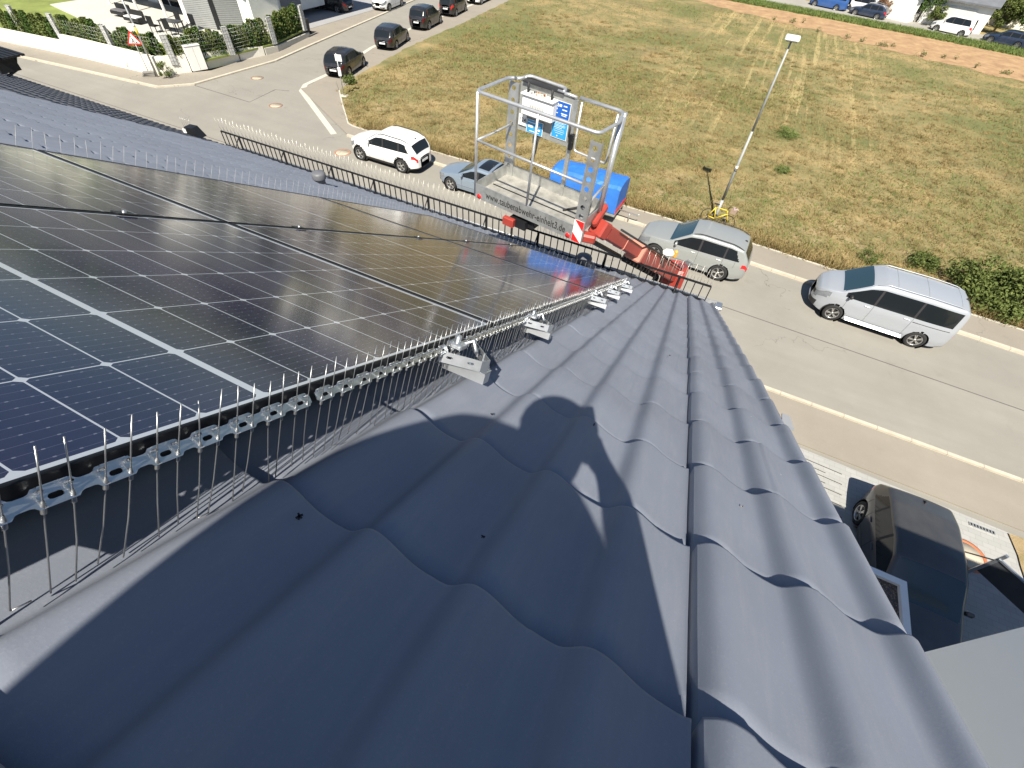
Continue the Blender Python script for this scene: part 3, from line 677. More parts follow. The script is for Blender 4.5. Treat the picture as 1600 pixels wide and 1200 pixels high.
# perforated strips bent round the protruding rail ends
def bracket(u, s, label):
    t = thing('bent_spike_strip', label, 'metal bracket', mw=ROOF @ Matrix.Translation((u, 0, 0)) @ Matrix.Scale(s, 4), group='bent strips round the rail ends')
    pts = [(-.06, .005), (-.02, .108), (.01, .118), (.12, .02)]
    def wall(pts, z0, z1, name, mat, th=.002):
        mb = MB()
        for (a, b) in zip(pts[:-1], pts[1:]):
            a = Vector((*a, 0)); b = Vector((*b, 0)); d = (b - a); L = d.length; d.normalize(); nz = Vector((0, 0, 1)); q = d.cross(nz)
            Mx = Matrix(((d.x, nz.x, q.x, a.x), (d.y, nz.y, q.y, a.y), (0, 1, q.z, z0), (0, 0, 0, 1)))
            H = z1 - z0; nh = max(0, int(L / .042)); holes = [slot((i + .5) * L / nh, H * .55, .011, .0032, 4) for i in range(nh)] if L > .05 else []
            mb.plate([(0, 0), (L, 0), (L, H), (0, H)], holes, th, 0, Mx)
            for i in range(nh): mb.box(((i + 1) * L / nh, H / 2, th + .001), (.0025, H, .002), 0, Mx)
        return mb.build(name, mat, t)
    wall(pts, -.052, -.022, 'bent_strip', ALUB)
    MB().box((.012, .055, -.072), (.036, .13, .030)).box((.012, .055, -.0565), (.046, .13, .0025)).build('rail_end', ALUB, t)
    MB().box((.0, .02, -.012), (.04, .045, .016), 0, None, 0, 1, .003).lathe([(0, .014), (.008, .014), (.008, -.005)], 10, 0, Matrix.Translation((0, .02, 0))).tube([(.01, .03, -.01), (.035, .05, .004), (.02, .07, -.02)], .006, 8).build('end_clamp', ALUB, t)
for u, s, lb in ((.57, 1., 'silver perforated strip bent round the rail end nearest the camera'), (1.22, .9, 'silver bent strip round the second rail end down the panel edge'),
                 (2.54, 1., 'silver bent strip round the third rail end down the panel edge'), (3.22, .95, 'silver bent strip round the fourth rail end down the panel edge'), (4.08, 1., 'silver bent strip round the rail end closest to the snow guard')):
    bracket(u, s, lb)

# ---------------------------------------------------------------- snow guard and its spikes
GU, GNn = 6.74, -.13
gbase = RP(GU, 0, GNn); GH = .265
def guard_section(x0, x1, label):
    t = thing('snow_guard', label, 'snow guard', (x0, gbase.y, gbase.z), 0, 'snow guard along the eave')
    L = x1 - x0
    MB().box((L / 2, 0, GH), (L, .03, .018)).build('top_rail', BLACKM, t); MB().box((L / 2, 0, .015), (L, .03, .016)).build('bottom_rail', BLACKM, t)
    bar = None; n = int(L / .11)
    for i in range(n + 1):
        if bar is None: bar = MB().box((0, 0, GH / 2), (.013, .013, GH - .02)).build('bar', BLACKM, t); o = bar
        else: o = bar.copy(); COL.objects.link(o)
        o.location = (L * i / n if i else .0, 0, .003)
    for q in (.45, L / 2, L - .45):
        MB().box((q, 0, GH / 2 - .02), (.035, .018, GH + .02)).tube([(q, -.02, GH - .03), (q, -.22, .02)], .009, 6).box((q, -.16, -.0), (.035, .3, .006), 0, None).build('bracket', BLACKM, t)
for a, b, lb in ((-8.45, -5.35, 'black snow guard section at the far left of the eave'), (-5.33, -2.22, 'black snow guard section behind the lift basket, middle of the eave'), (-2.2, .93, 'black snow guard section at the right end of the eave')):
    guard_section(a, b, lb)
MB_ = None
gsp = None
def guard_spikes(x0, L):
    global gsp
    t = thing('guard_spike_strip', 'pale thin bird spikes standing on the black snow guard rail', 'bird spikes', (x0, gbase.y, gbase.z + GH + .010), 0, 'spike strips on the snow guard')
    MB().box((L / 2, 0, .003), (L - .01, .012, .004)).build('base_strip', BLACKM, t)
    n = int(L / .047)
    if gsp is None:
        gsp = []
        for s in (-1, 1):
            for q in range(3): o = MB().tube([(0, 0, 0), (s * .012 + q * .004 - .004, s * .05, .21 + q * .015)], .003, 5, r2=.002).build('spike', M('pale_spike_wire', (.80, .76, .68), .35, .55, var=0)); gsp.append(o.data); bpy.data.objects.remove(o)
    for i in range(n):
        o = bpy.data.objects.new('spike', gsp[(i % 2) * 3 + random.randint(0, 2)]); COL.objects.link(o); o.parent = t; o.location = ((i + .5) * L / n, 0, 0)
for i in range(14): guard_spikes(-8.44 + i * .67, .66)

# roof vents
def vent(u, v, label, rr=.085, hh=.16):
    p = RP(u, v, -.14); t = thing('roof_vent', label, 'roof vent', tuple(p))
    MB().lathe([(rr * .85, -.08), (rr * .85, hh * .55), (rr * 1.12, hh * .55), (rr * 1.16, hh * .62), (rr * 1.16, hh * .95), (rr * 1.05, hh * 1.08), (rr * .6, hh * 1.16), (0, hh * 1.19)], 24).build('cap', M('vent_grey', (.13, .135, .15), .5), t)
    MB().lathe([(rr * 1.5, -.075), (rr * .9, .0), (rr * .86, .02)], 24).build('collar', TILE, t)
vent(5.3, -4.78, 'grey round pipe vent by the left part of the snow guard')
vent(6.0, -.80, 'grey round pipe vent at the lower corner of the panels', .095, .15)
p = RP(6.5, -9.25, -.13); t = thing('vent_hood', 'small dark vent hood with white end standing alone on the far roof edge', 'vent hood', tuple(p), .15); t.scale = (.62, .62, .62)
MB().add([(0, 0, -.1), (.5, 0, -.1), (.5, .3, -.1), (0, .3, -.1), (.02, .02, .17), (.30, .02, .17), (.30, .28, .17), (.02, .28, .17)], [(0, 3, 2, 1), (4, 5, 6, 7), (0, 1, 5, 4), (1, 2, 6, 5), (2, 3, 7, 6), (3, 0, 4, 7)]).build('hood', BLACKM, t)
MB().box((0.03, -.012, .03), (.12, .01, .2)).build('end_plate', WHITEP, t)
for i in range(5): MB().tube([(-.05 + i * .07, .1, .12), (-.12 + i * .08, .15, .42)], .003, 5).build('spike', SPIKEM, t)
# chimney sweep's step
p = RP(6.3, -14.9, -.12); t = thing('roof_step', 'dark metal roof step on bent brackets at the far left eave', 'roof step', tuple(p), 0); t.scale = (1.35, 1.35, 1.2)
sg = MB()
for i in range(5): sg.box((0, -.02 + i * .07, .30), (1.3, .045, .03))
for i in range(4): sg.box((-.55 + .36 * i, .12, .282), (.03, .33, .02))
sg.box((0, -.07, .33), (1.3, .012, .08)); sg.build('tread', BLACKM, t)
for x in (-.45, .45): MB().tube([(x, .24, .28), (x, .12, .06), (x, -.1, -.02), (x, -.6, .30)], .022, 6).box((x, .05, .16), (.04, .28, .22)).build('bracket', BLACKM, t)
# small debris on the tiles
for i, (u, v) in enumerate(((.60, .81), (4.0, -.42), (-.05, .12), (.1, .35), (.52, .18), (1.9, .58), (.66, .42))):
    r = random.uniform(.0022, .0040); pp = RP(u, v, -.135 + .036 * (tprof(v) / .037))
    mb = MB()
    for q in range(5):
        a = random.uniform(0, 6.3); mb.box((math.cos(a) * r * .6, math.sin(a) * r * .6, 0), (r * 1.4, r * .7, r * .5), 0, None, a)
    tag(mb.build('debris', M('crumb_pale', (.5, .42, .25), .9) if i == 0 else BLACKP, None, Matrix.Translation(pp)), 'tiny pale crumb of debris on the verge tiles' if i == 0 else 'tiny dark crumb lying on the tiles', 'debris', None if i == 0 else 'crumbs on the tiles')

# ---------------------------------------------------------------- lift basket
yaw = -.147
axx = Vector((math.cos(yaw), math.sin(yaw), 0)); ayy = Vector((-math.sin(yaw), math.cos(yaw), 0)); azz = (Vector((0, 0, 1)) + axx * .046 + ayy * .0).normalized()
BM_ = Matrix(((axx.x, ayy.x, azz.x, -2.076), (axx.y, ayy.y, azz.y, 4.342), (axx.z, ayy.z, azz.z, 8.719), (0, 0, 0, 1)))
bk_ = thing('lift_basket', 'empty galvanised work basket of a boom lift hovering over the eave', 'work platform', mw=BM_)
BW, BD, BH = 1.37, .66, 1.1
GR = M('galvanised_tube', (.62, .63, .64), .38, .7, var=.12, scale=12)
fl = MB(); fl.box((BW / 2, BD / 2, .01), (BW, BD, .02)); 
fl.build('floor', M('worn_floor', (.36, .35, .32), .6, .3, var=.3, scale=7), bk_)
for q in (.22, .44): MB().box((BW / 2, BD * q * 1.0 + .02, .024), (BW - .06, .012, .008)).build('floor_seam', BLACKM, bk_)
tb = MB(); tb.box((BW / 2, -.006, .055), (BW, .012, .17)); tb.build('toe_board', ALU, bk_)
MB().box((BW / 2, BD + .006, .075), (BW, .012, .15)).build('toe_board', ALU, bk_); MB().box((-.006, BD / 2, .075), (.012, BD + .02, .15)).build('toe_board', ALU, bk_); MB().box((BW + .006, BD / 2, .075), (.012, BD + .02, .15)).build('toe_board', ALU, bk_)
def rr(pts, r=.0165): return MB().tube(pts, r, 10)
def rounded(pts, rad_, n=4):
    P = [Vector(p) for p in pts]; out = [P[0]]
    for i in range(1, len(P) - 1):
        a = (P[i - 1] - P[i]).normalized(); b = (P[i + 1] - P[i]).normalized(); s = P[i] + a * rad_; e = P[i] + b * rad_
        for k in range(n + 1): t = k / n; out.append((1 - t) ** 2 * s + 2 * t * (1 - t) * P[i] + t * t * e)
    out.append(P[-1]); return out
H1 = BH - .01
rr(rounded([(.62, BD, H1), (.62, BD + .10, H1 + .01), (.12, BD + .10, H1 + .02), (.10, BD - .01, H1), (-.02, BD - .06, H1), (-.02, 0, H1), (1.40, 0, H1), (1.42, BD * .6, H1), (1.33, BD, H1), (.83, BD, H1)], .07), .0175).build('top_rail', GR, bk_)
rr([(.56, BD, H1 + .0), (.80, BD, H1 - .005)], .0155).build('top_rail', GR, bk_)
rr([(.0, 0, .62), (1.33, 0, .60)], .014).build('mid_rail', GR, bk_); rr([(.0, 0, .62), (-.01, BD * .45, .60), (.02, BD, .62)], .014).build('mid_rail', GR, bk_)
rr([(1.39, .05, .34), (1.38, BD * .75, .42)], .014).build('mid_rail', GR, bk_)
rr(rounded([(.86, BD, 1.06), (.86, BD, .57), (1.27, BD, .555), (1.28, BD, 1.06)], .04), .013).build('gate_rail', GR, bk_)
rr([(-.01, 0, .0), (0, 0, H1)], .0165).build('post', GR, bk_); rr([(.715, -.002, .13), (.735, -.002, H1)], .014).build('post', GR, bk_)
rr([(1.33, BD, .05), (1.35, BD, H1)], .024).build('post', GR, bk_); rr([(1.40, BD * .72, .12), (1.38, BD * .8, H1)], .03).build('post', GR, bk_)
def holepost(x, y, name='perforated_post', z0=.0, wd=.088, nh=8, rz=0., tilt=0.):
    mb = MB(); H = BH - .05
    holes = [circ(wd / 2, (.14 if x < 1 else .30) + i * (H - (.2 if x < 1 else .36)) / (nh - 1), .027, 12) for i in range(nh)]
    Mx = Matrix.Translation((x, y, z0)) @ Matrix.Rotation(rz, 4, 'Z') @ Matrix.Rotation(rad(90), 4, 'X')
    mb.plate([(0, 0), (wd, 0), (wd, H), (0, H)], holes, .004, 0, Mx)
    mb.plate([(0, 0), (.004, 0), (.004, H), (0, H)], [], .04, 0, Mx @ Matrix.Translation((0, 0, -.04))); mb.plate([(wd - .004, 0), (wd, 0), (wd, H), (wd - .004, H)], [], .04, 0, Mx @ Matrix.Translation((0, 0, -.04)))
    return mb.build(name, ALU, bk_)
holepost(-.045, BD - .02, wd=.125); holepost(1.335, -.012, z0=-.03, wd=.12)
MB().box((.80, BD, BH / 2 - .02), (.045, .035, BH - .03)).build('post', ALU, bk_)
MB().box((.44, BD + .01, .83), (.70, .012, .50)).build('rear_panel', M('panel_grey', (.36, .37, .36), .55, .4, var=.2, scale=8), bk_)
cb = MB().box((.385, BD - .06, .90), (.40, .10, .21), 0, None, 0, 1, .012).box((.385, BD - .07, 1.003), (.415, .125, .02), 0, None, 0, 1, .006)
cb = cb.build('control_box', WHITEP, bk_)
for i, (x, h) in enumerate(((.235, .11), (.535, .11))): MB().tube([(x, BD - .07, 1.0), (x, BD - .07, 1.0 + h)], .013, 8).build('joystick', BLACKP, cb)
for i in range(26):
    MB().box((random.uniform(.27, .50), BD - random.uniform(.03, .10), 1.02), (.012, .012, .022), 0, None, 0, 1, .003).build('switch', [WHITEP, M('copper_knob', (.62, .33, .2), .5), BLACKP][i % 3], cb)
MB().box((.385, BD + .05, 1.085), (.52, .16, .012), 0, None).build('rain_cover', BLACKP, bk_)
def text_mesh(body, size, mat, parent, name, local, ext=.0008, font_scale=1.):
    cu = bpy.data.curves.new(name, 'FONT'); cu.body = body; cu.size = size; cu.extrude = ext; cu.align_x = 'CENTER'; cu.align_y = 'CENTER'; cu.space_character = 1.04; cu.offset = size * .010
    o = bpy.data.objects.new('tmp', cu); COL.objects.link(o); bpy.context.view_layer.update()
    me = bpy.data.meshes.new_from_object(o.evaluated_get(bpy.context.evaluated_depsgraph_get())); bpy.data.objects.remove(o); me.materials.clear(); me.materials.append(mat)
    q = bpy.data.objects.new(name, me); COL.objects.link(q); q.parent = parent; q.matrix_local = local; return q
FRONT = Matrix.Rotation(rad(90), 4, 'X')
_t = text_mesh('www.taubenabwehr-einheit3.de', .100, INK, bk_, 'lettering', Matrix.Identity(4)); _w = max(v.co.x for v in _t.data.vertices) - min(v.co.x for v in _t.data.vertices)
_t.matrix_local = Matrix.Translation((.70, -.0135, .050)) @ FRONT @ Matrix.Diagonal((1.09 / _w, 1.18 * 1.0, 1, 1))
for x, z in ((.055, .0), (1.285, -.002)): MB().lathe([(0, .002), (.03, .002), (.03, 0)], 20, 0, Matrix.Translation((x, -.0125, z)) @ FRONT).build('reflector', REDS, bk_)
st = MB().box((1.395, -.0185, .095), (.116, .003, .25)); st = st.build('warning_stripe', WHITEP, bk_)
sm = MB(); Mx = Matrix.Translation((1.338, -.0205, -.03)) @ FRONT @ Matrix.Scale(1.4, 4, (1, 0, 0))
sm.add([(0, .25, 0), (.082, .25, 0), (.082, .14, 0)], [(0, 1, 2)], 0, False, Mx).add([(0, .10, 0), (.0, .0, 0), (.082, .0, 0)], [(0, 1, 2)], 0, False, Mx)
sm.build('red_stripe', REDS, st)
def sign(cx, cz, w_, h_, mat, lines, name='placard', y=BD - .004):
    b = MB().box((cx, y, cz), (w_, .003, h_)).box((cx, y - .002, cz), (w_ * .94, .002, h_ * .94), 1); b = b.build(name, [WHITEP, mat], bk_)
    m_ = MB()
    for (lx, lz, lw, lh) in lines: m_.box((cx + lx * w_, y - .0035, cz + lz * h_), (lw * w_, .001, lh * h_))
    if lines: m_.build('marks', WHITEP, b)
    return b
sign(.645, .925, .20, .165, SIGNB, [(-.3, .3, .1, .12), (-.3, .18, .16, .05), (-.12, .25, .16, .14), (.18, .27, .22, .07), (-.32, .02, .06, .1), (.16, .04, .3, .06), (-.3, -.22, .12, .05), (.16, -.2, .38, .06), (.16, -.3, .3, .04)])
sign(.645, .735, .20, .20, SIGNC, [(0, .40, .7, .015), (0, .34, .72, .015), (-.04, .28, .62, .015), (0, .2, .7, .015), (0, .14, .66, .015), (-.1, .06, .5, .02), (0, -.02, .6, .012), (0, -.12, .66, .012), (0, -.22, .5, .012), (-.1, -.36, .06, .06)])
sign(.33, .665, .22, .14, SIGNC, [(-.2, .3, .5, .05), (-.24, .02, .3, .2), (.2, .15, .3, .1), (.2, -.12, .3, .12), (0, -.34, .6, .05)], y=BD - .012)
pl = MB().box((.16, BD - .012, .70), (.105, .003, .115), 0, None, 0, 1, .0).build('number_plate', WHITEP, bk_)
text_mesh('124', .062, INK, pl, 'digits', Matrix.Translation((.16, BD - .0145, .70)) @ FRONT)
mk = MB(); [mk.box((.31 + i * .022, BD - .1115, .905), (.015, .001, .026 if i % 2 else .02)) for i in range(8)]; mk.box((.385, BD - .1115, .875), (.14, .001, .005)); mk.build('box_lettering', M('faded_print', (.45, .45, .42), .6), cb)
MB().box((.36, BD - .02, .55), (.04, .05, .08)).tube([(.38, BD - .01, .58), (.35, BD, .42), (.31, BD, .26)], .011, 8).tube([(.40, BD - .01, .58), (.37, BD, .40), (.33, BD, .2)], .009, 8).build('cable', BLACKP, bk_)
MB().tube([(1.0, BD - .3, .03), (1.15, BD - .12, .06), (1.22, BD - .1, .2)], .012, 8).build('cable', BLACKP, bk_)
MB().tube([(.79, BD - .05, .86), (.80, BD - .06, .72), (.84, BD - .03, .64)], .012, 8).box((.825, BD - .03, .66), (.04, .05, .16)).build('latch', BLACKM, bk_)
ub = MB().box((.66, .18, -.10), (.30, .26, .14), 0, None, 0, 1, .01).box((.62, .02, -.13), (.22, .07, .10)); ub.build('mounting_bracket', BLACKM, bk_)
MB().box((.52, -.04, -.13), (.15, .06, .10), 0, None, 0, 1, .008).build('hinge_block', REDP, bk_)
# boom lift
bl = thing('boom_lift', 'red telescopic boom lift reaching up past the eave behind the snow guard', 'boom lift', (0, 8.8, 0))
def W2(mb): return mb
def beam(a, b, wd, ht, mb=None, mi=0, up=Vector((0, 0, 1))):
    mb = mb or MB(); a = Vector(a); b = Vector(b); d = (b - a); L = d.length; d.normalize(); s = d.cross(up).normalized(); t = s.cross(d)
    Mx = Matrix(((d.x, s.x, t.x, (a.x + b.x) / 2), (d.y, s.y, t.y, (a.y + b.y) / 2), (d.z, s.z, t.z, (a.z + b.z) / 2), (0, 0, 0, 1)))
    return mb.box((0, 0, 0), (L, wd, ht), mi, Mx, 0, 1, .02)
P0 = BM_ @ Vector((1.46, .42, -.06)); P1 = Vector((.36, 7.55, 6.45)); off = Vector((0, 8.8, 0)); dv_ = (P1 - P0)
def mk_(mb, name, mat, par=bl):
    mb.v = [tuple(Vector(p) - off) for p in mb.v]; return mb.build(name, mat, par)
mk_(beam(P0 + dv_ * .04, P0 + dv_ * .55, .165, .17), 'inner_boom', REDP); mk_(beam(P0 + dv_ * .38, P0 + dv_ * 1.0, .23, .25), 'outer_boom', REDP)
cl = beam(P0 + dv_ * .37, P0 + dv_ * .395, .25, .27); mk_(cl, 'collar', M('worn_red', (.52, .22, .16), .5)); mk_(beam(P0 + dv_ * .62, P0 + dv_ * .632, .242, .262), 'collar', MATS['worn_red']); mk_(beam(P0 + dv_ * .20, P0 + dv_ * .212, .178, .183), 'collar', MATS['worn_red'])
jb = beam(P0 - Vector((.02, .0, .0)), P0 + dv_ * .04, .20, .20); beam(BM_ @ Vector((1.42, .34, -.02)), BM_ @ Vector((1.42, .60, .12)), .06, .09, jb); beam(BM_ @ Vector((1.3, .2, -.12)), BM_ @ Vector((1.5, .3, -.14)), .12, .10, jb); mk_(jb, 'basket_joint', REDP)
mk_(beam(P0 + dv_ * .06 + Vector((-.17, 0, -.17)), P0 + dv_ * .36 + Vector((-.17, 0, -.17)), .06, .06), 'levelling_cylinder', BLACKM)
ch = MB(); 
for i in range(11): beam(P0 + dv_ * (.45 + i * .045) + Vector((-.22, -.05, -.10)), P0 + dv_ * (.475 + i * .045) + Vector((-.22, -.05, -.10)), .09, .13, ch)
mk_(ch, 'cable_chain', BLACKM)
hs = MB(); hs.tube([P0 + dv_ * .1 + Vector((.12, 0, .1)), P0 + dv_ * .5 + Vector((.15, .02, .12)), P0 + dv_ * .95 + Vector((.15, 0, .15))], .015, 6); mk_(hs, 'hydraulic_hose', BLACKP)
cj = MB(); ladderM = P0 + dv_ * .72 + Vector((.25, 0, .12))
for i in range(0): beam(ladderM + Vector((.05 * i, -.1 * i * .2, .05 * i)), ladderM + dv_ * .12 + Vector((.05 * i, 0, .05 * i)), .012, .012, cj)
for i in range(9): beam(ladderM + dv_ * .015 * i, ladderM + dv_ * .015 * i + Vector((.16, 0, .16)), .008, .008, cj)
mk_(cj, 'wire_guard', ALU)
mk_(MB().box(tuple(P0 + dv_ * .56 + Vector((.24, .0, .20))), (.17, .13, .10), 0, None, .3, 1, .04), 'tool_bag', M('white_bag', (.78, .77, .72), .7))
mk_(MB().box(tuple(P0 + dv_ * .66 + Vector((.24, .0, .26))), (.06, .06, .13), 0, None, .3, .6, .02), 'warning_beacon', M('orange_beacon', (.85, .35, .05), .4))
P2 = Vector((.05, 9.0, 1.9))
lb_ = beam(P1 + Vector((0, .05, .15)), P2, .30, .34); mk_(lb_, 'lower_boom', REDP); mk_(beam(P1 + Vector((-.28, -.05, -.1)), P2 + Vector((-.28, -.2, .6)), .10, .10), 'lift_cylinder', BLACKM)
mk_(MB().box((P1.x, P1.y, P1.z), (.42, .40, .42), 0, None, 0, 1, .06), 'knuckle', REDP)
mk_(MB().box((0.0, 8.9, 1.45), (1.2, 1.0, .9), 0, None, 0, 1, .08).lathe([(.5, .8), (.5, 1.05)], 24, 0, Matrix.Translation((0, 8.9, 0))), 'turntable', REDP)
cc = MB().box((0, 8.8, .62), (2.4, .9, .35), 0, None, 0, 1, .05); mk_(cc, 'chassis', BLACKM)
for y in (8.25, 9.35):
    tr = MB(); pr = slot(0, .3, 1.7, .28, 10); tr.prism(pr, -.15, .15, 0, Matrix.Translation((0, y, 0.02)) @ FRONT); mk_(tr, 'track', RUBBER)
for sx in (-1, 1):
    for sy in (-1, 1):
        og = MB(); beam((sx * .9, 8.8 + sy * .3, .7), (sx * 1.7, 8.8 + sy * 1.0, .35), .12, .14, og); og.tube([(sx * 1.7, 8.8 + sy * 1.0, .4), (sx * 1.7, 8.8 + sy * 1.0, .08)], .04, 8).lathe([(0, .1), (.16, .1), (.16, .06), (0, .06)], 14, 0, Matrix.Translation((sx * 1.7, 8.8 + sy * 1.0, 0))); mk_(og, 'outrigger', REDP)
# ---------------------------------------------------------------- vehicles
TAILD = M('dark_tail_light', (.10, .008, .01), .2, var=0)
def paint(name, col, rough=.28, metal=.0, coat=.7):
    if name in MATS: return MATS[name]
    m, n = newmat(name, col, rough, metal); n.b.inputs['Coat Weight'].default_value = coat; n.b.inputs['Coat Roughness'].default_value = .06
    d = n.ramp(n.noise(n.obj(), 1.6, 5, .7), [(.35, .0), (.8, .10)]); n.color(n.mix(d, col, (.36, .33, .27))); return m
def car(name, label, cat, x, y, heading, L, W, H, wb, wr, top, belt, pc, dlo, res=(120, 1), fo=.86, clad=False, rails=False, rim=RIM, glass=GLASSC, van=False, group=None, detail=True, plate=True, pillars=(), nose=4.2, spare=None, sunroof=None, screen=None, zbot=.2, tumble=.40, tailm=TAIL):
    """top, belt: (x from the nose, z) profiles; dlo: side window x range; fo: nose to front axle"""
    t = thing(name, label, cat, (x, y, .0), heading, group)
    NX = res[0]; a = np.linspace(0, math.pi, NX); xs = (1 - np.cos(a)) / 2
    xs = .55 * xs + .45 * np.linspace(0, 1, NX); xs = xs * L; xs[0] = .002; xs[-1] = L - .002
    T = np.array(top); Bt = np.array(belt)
    def sm(X, P):   # smoothed piecewise interpolation
        k = .05 * L / 4.5; return sum(np.interp(X + d * k, P[:, 0], P[:, 1]) * w_ for d, w_ in ((-1, .2), (-.5, .2), (0, .2), (.5, .2), (1, .2)))
    zt = sm(xs, T); zs = np.minimum(sm(xs, Bt), zt - .03); h = L / 2
    q = np.abs(xs - h) / h; nn = np.where(xs < h, nose, 6.5 if not van else 9)
    hw = W / 2 * np.maximum(1e-3, 1 - q ** nn) ** (1 / nn)
    hw *= np.interp(xs, [0, .25 * L, .75 * L, L], [.93, 1, 1, .95])
    zb = zbot + .10 * np.clip(q - .8, 0, 1) / .2
    fxw, rxw = fo, fo + wb
    seg = [2, 1, 3, 4, 3, 7, 3, 8]; NR = sum(seg) + 1
    rows = []
    for i in range(NX):
        w_ = hw[i]; hg = zt[i] - zs[i]; g = max(0, hg - .03); k = min(1, g / .25)
        wg = w_ * (.955 - .02 * k) - tumble * (g ** 1.0) * .5 * min(1, w_ / (W / 2)); wg = max(wg, w_ * .55)
        cr = .035 * min(1, w_ / (W / 2))
        C = [(0, zb[i]), (w_ * .82, zb[i]), (w_ * .95, zb[i] + .035), (w_ * .995, zb[i] + .30 * (zs[i] - zb[i])), (w_, zb[i] + .70 * (zs[i] - zb[i])), (w_ * .962, zs[i]),
             (wg, zt[i] - .055 * (.35 + .65 * k)), (wg * (1 - .13), zt[i] - .004), (0, zt[i] + cr)]
        ring = []
        for s_, n_ in enumerate(seg):
            (y0, z0), (y1, z1) = C[s_], C[s_ + 1]
            for j in range(n_):
                f = j / n_
                yy = y0 + (y1 - y0) * f; zz = z0 + (z1 - z0) * f
                if s_ == 7: yy = y0 * (1 - f); zz = z0 + (z1 - z0) * (1 - (1 - f) ** 2)
                if s_ == 6: bl_ = math.sin(f * math.pi) * .012 * k; zz += bl_
                if s_ == 4: yy += math.sin(f * math.pi) * .012
                ring.append((yy, zz))
        ring.append(C[-1]); rows.append(ring)
    R = np.array(rows)                                         # NX, NR, 2
    segid = np.repeat(np.arange(8), seg)
    V = np.zeros((2, NX, NR, 3)); ra = wr + .055
    for sd in (0, 1):
        V[sd, :, :, 0] = (h - xs)[:, None]; V[sd, :, :, 1] = R[:, :, 0] * (1 if sd == 0 else -1); V[sd, :, :, 2] = R[:, :, 1]
        for wx in (fxw, rxw):
            cx = h - wx; cz = wr
            dx = V[sd, :, :, 0] - cx; dz = V[sd, :, :, 2] - cz; d = np.hypot(dx, dz); mk = (np.abs(V[sd, :, :, 1]) > W * .34) & (d < ra + .02) & (d > ra - .055)
            sc = np.where(mk, ra / np.maximum(d, 1e-6), 1); V[sd, :, :, 0] = cx + dx * sc; V[sd, :, :, 2] = np.where(mk, cz + dz * sc, V[sd, :, :, 2])
    V = V.reshape(-1, 3); parts = {}
    def put(k, f): parts.setdefault(k, []).append(f)
    # windscreen: between cowl and roof front
    cowl, rf, rr_, tail = screen
    bx0, bx1 = dlo
    for sd in (0, 1):
        for i in range(NX - 1):
            xm = (xs[i] + xs[i + 1]) / 2
            for j in range(NR - 1):
                s_ = segid[j]; b = sd * NX * NR; f = [b + i * NR + j, b + i * NR + j + 1, b + (i + 1) * NR + j + 1, b + (i + 1) * NR + j]
                if sd: f = f[::-1]
                c = V[f].mean(0); za = abs(c[1])
                if za > W * .34 and s_ <= 4 and min(math.hypot(h - fxw - c[0], c[2] - wr), math.hypot(h - rxw - c[0], c[2] - wr)) < ra - .006: continue
                fr = (j - int(np.argmax(segid == s_)) + .5) / seg[s_]
                hg = zt[i] - zs[i]; side = 'left' if sd == 0 else 'right'
                k = 'body'
                if s_ == 5 and hg > .16:
                    a0 = bx0 + .0; lim0 = bx0 + .02; 
                    if lim0 < xm < bx1 - .28 * (fr if not van else .12) and .06 < fr < .90:
                        k = 'trim'
                        edges_ = [bx0] + list(pillars) + [bx1]
                        for n_ in range(len(edges_) - 1):
                            if edges_[n_] + .035 < xm < edges_[n_ + 1] - .035: k = 'side_window|%d|%s' % (n_, side)
                elif s_ == 7 and cowl < xm < rf: k = 'windscreen'
                elif s_ == 6 and fr > .5 and cowl + .05 < xm < rf - .02: k = 'windscreen'
                elif s_ == 7 and rr_ < xm < tail and fr > .02: k = 'rear_window'
                elif sunroof and s_ == 7 and sunroof[0] < xm < sunroof[1] and fr > .15: k = 'sunroof'
                elif s_ in (3, 4) and xm > L - (.30 if not van else .07) and za > W * (.31 if not van else .40) and zs[i] - (.24 if not van else .40) < c[2] < zs[i] - (.05 if not van else -.1): k = 'tail_light|%s' % side
                elif s_ in (3, 4) and xm < .52 and za > W * .24 and (s_ == 4 or fr > .55) and c[2] > zs[i] - .22: k = 'headlight|%s' % side
                elif s_ in (3, 4) and xm < .16 and za < W * .26 and (s_ == 4): k = 'trim'
                elif s_ in (2, 3) and xm < .22 and (c[2] < zbot + .22 or (van and c[2] < .52)): k = 'trim'
                if clad and k == 'body' and (c[2] < zbot + .155 or (za > W * .34 and min(math.hypot(h - fxw - c[0], c[2] - wr), math.hypot(h - rxw - c[0], c[2] - wr)) < ra + .055)): k = 'trim'
                if k == 'body' and c[2] < zbot + .05: k = 'trim'
                put(k, f)
    def mesh(nm, faces, mat, sm_=True, thick=0):
        idx = sorted({i for f in faces for i in f}); mp = {a_: b_ for b_, a_ in enumerate(idx)}
        me = bpy.data.meshes.new(nm); me.from_pydata(V[idx].tolist(), [], [[mp[i] for i in f] for f in faces]); me.materials.append(mat)
        me.polygons.foreach_set('use_smooth', [sm_] * len(faces)); o = bpy.data.objects.new(nm, me); COL.objects.link(o); o.parent = t; return o
    for k, fs in parts.items():
        nm = k.split('|')[0]
        mesh(nm, fs, dict(body=pc, trim=BLACKP, side_window=glass, windscreen=TINT if glass is GLASSC else glass, rear_window=glass, sunroof=glass, tail_light=tailm, headlight=HEADL)[nm])
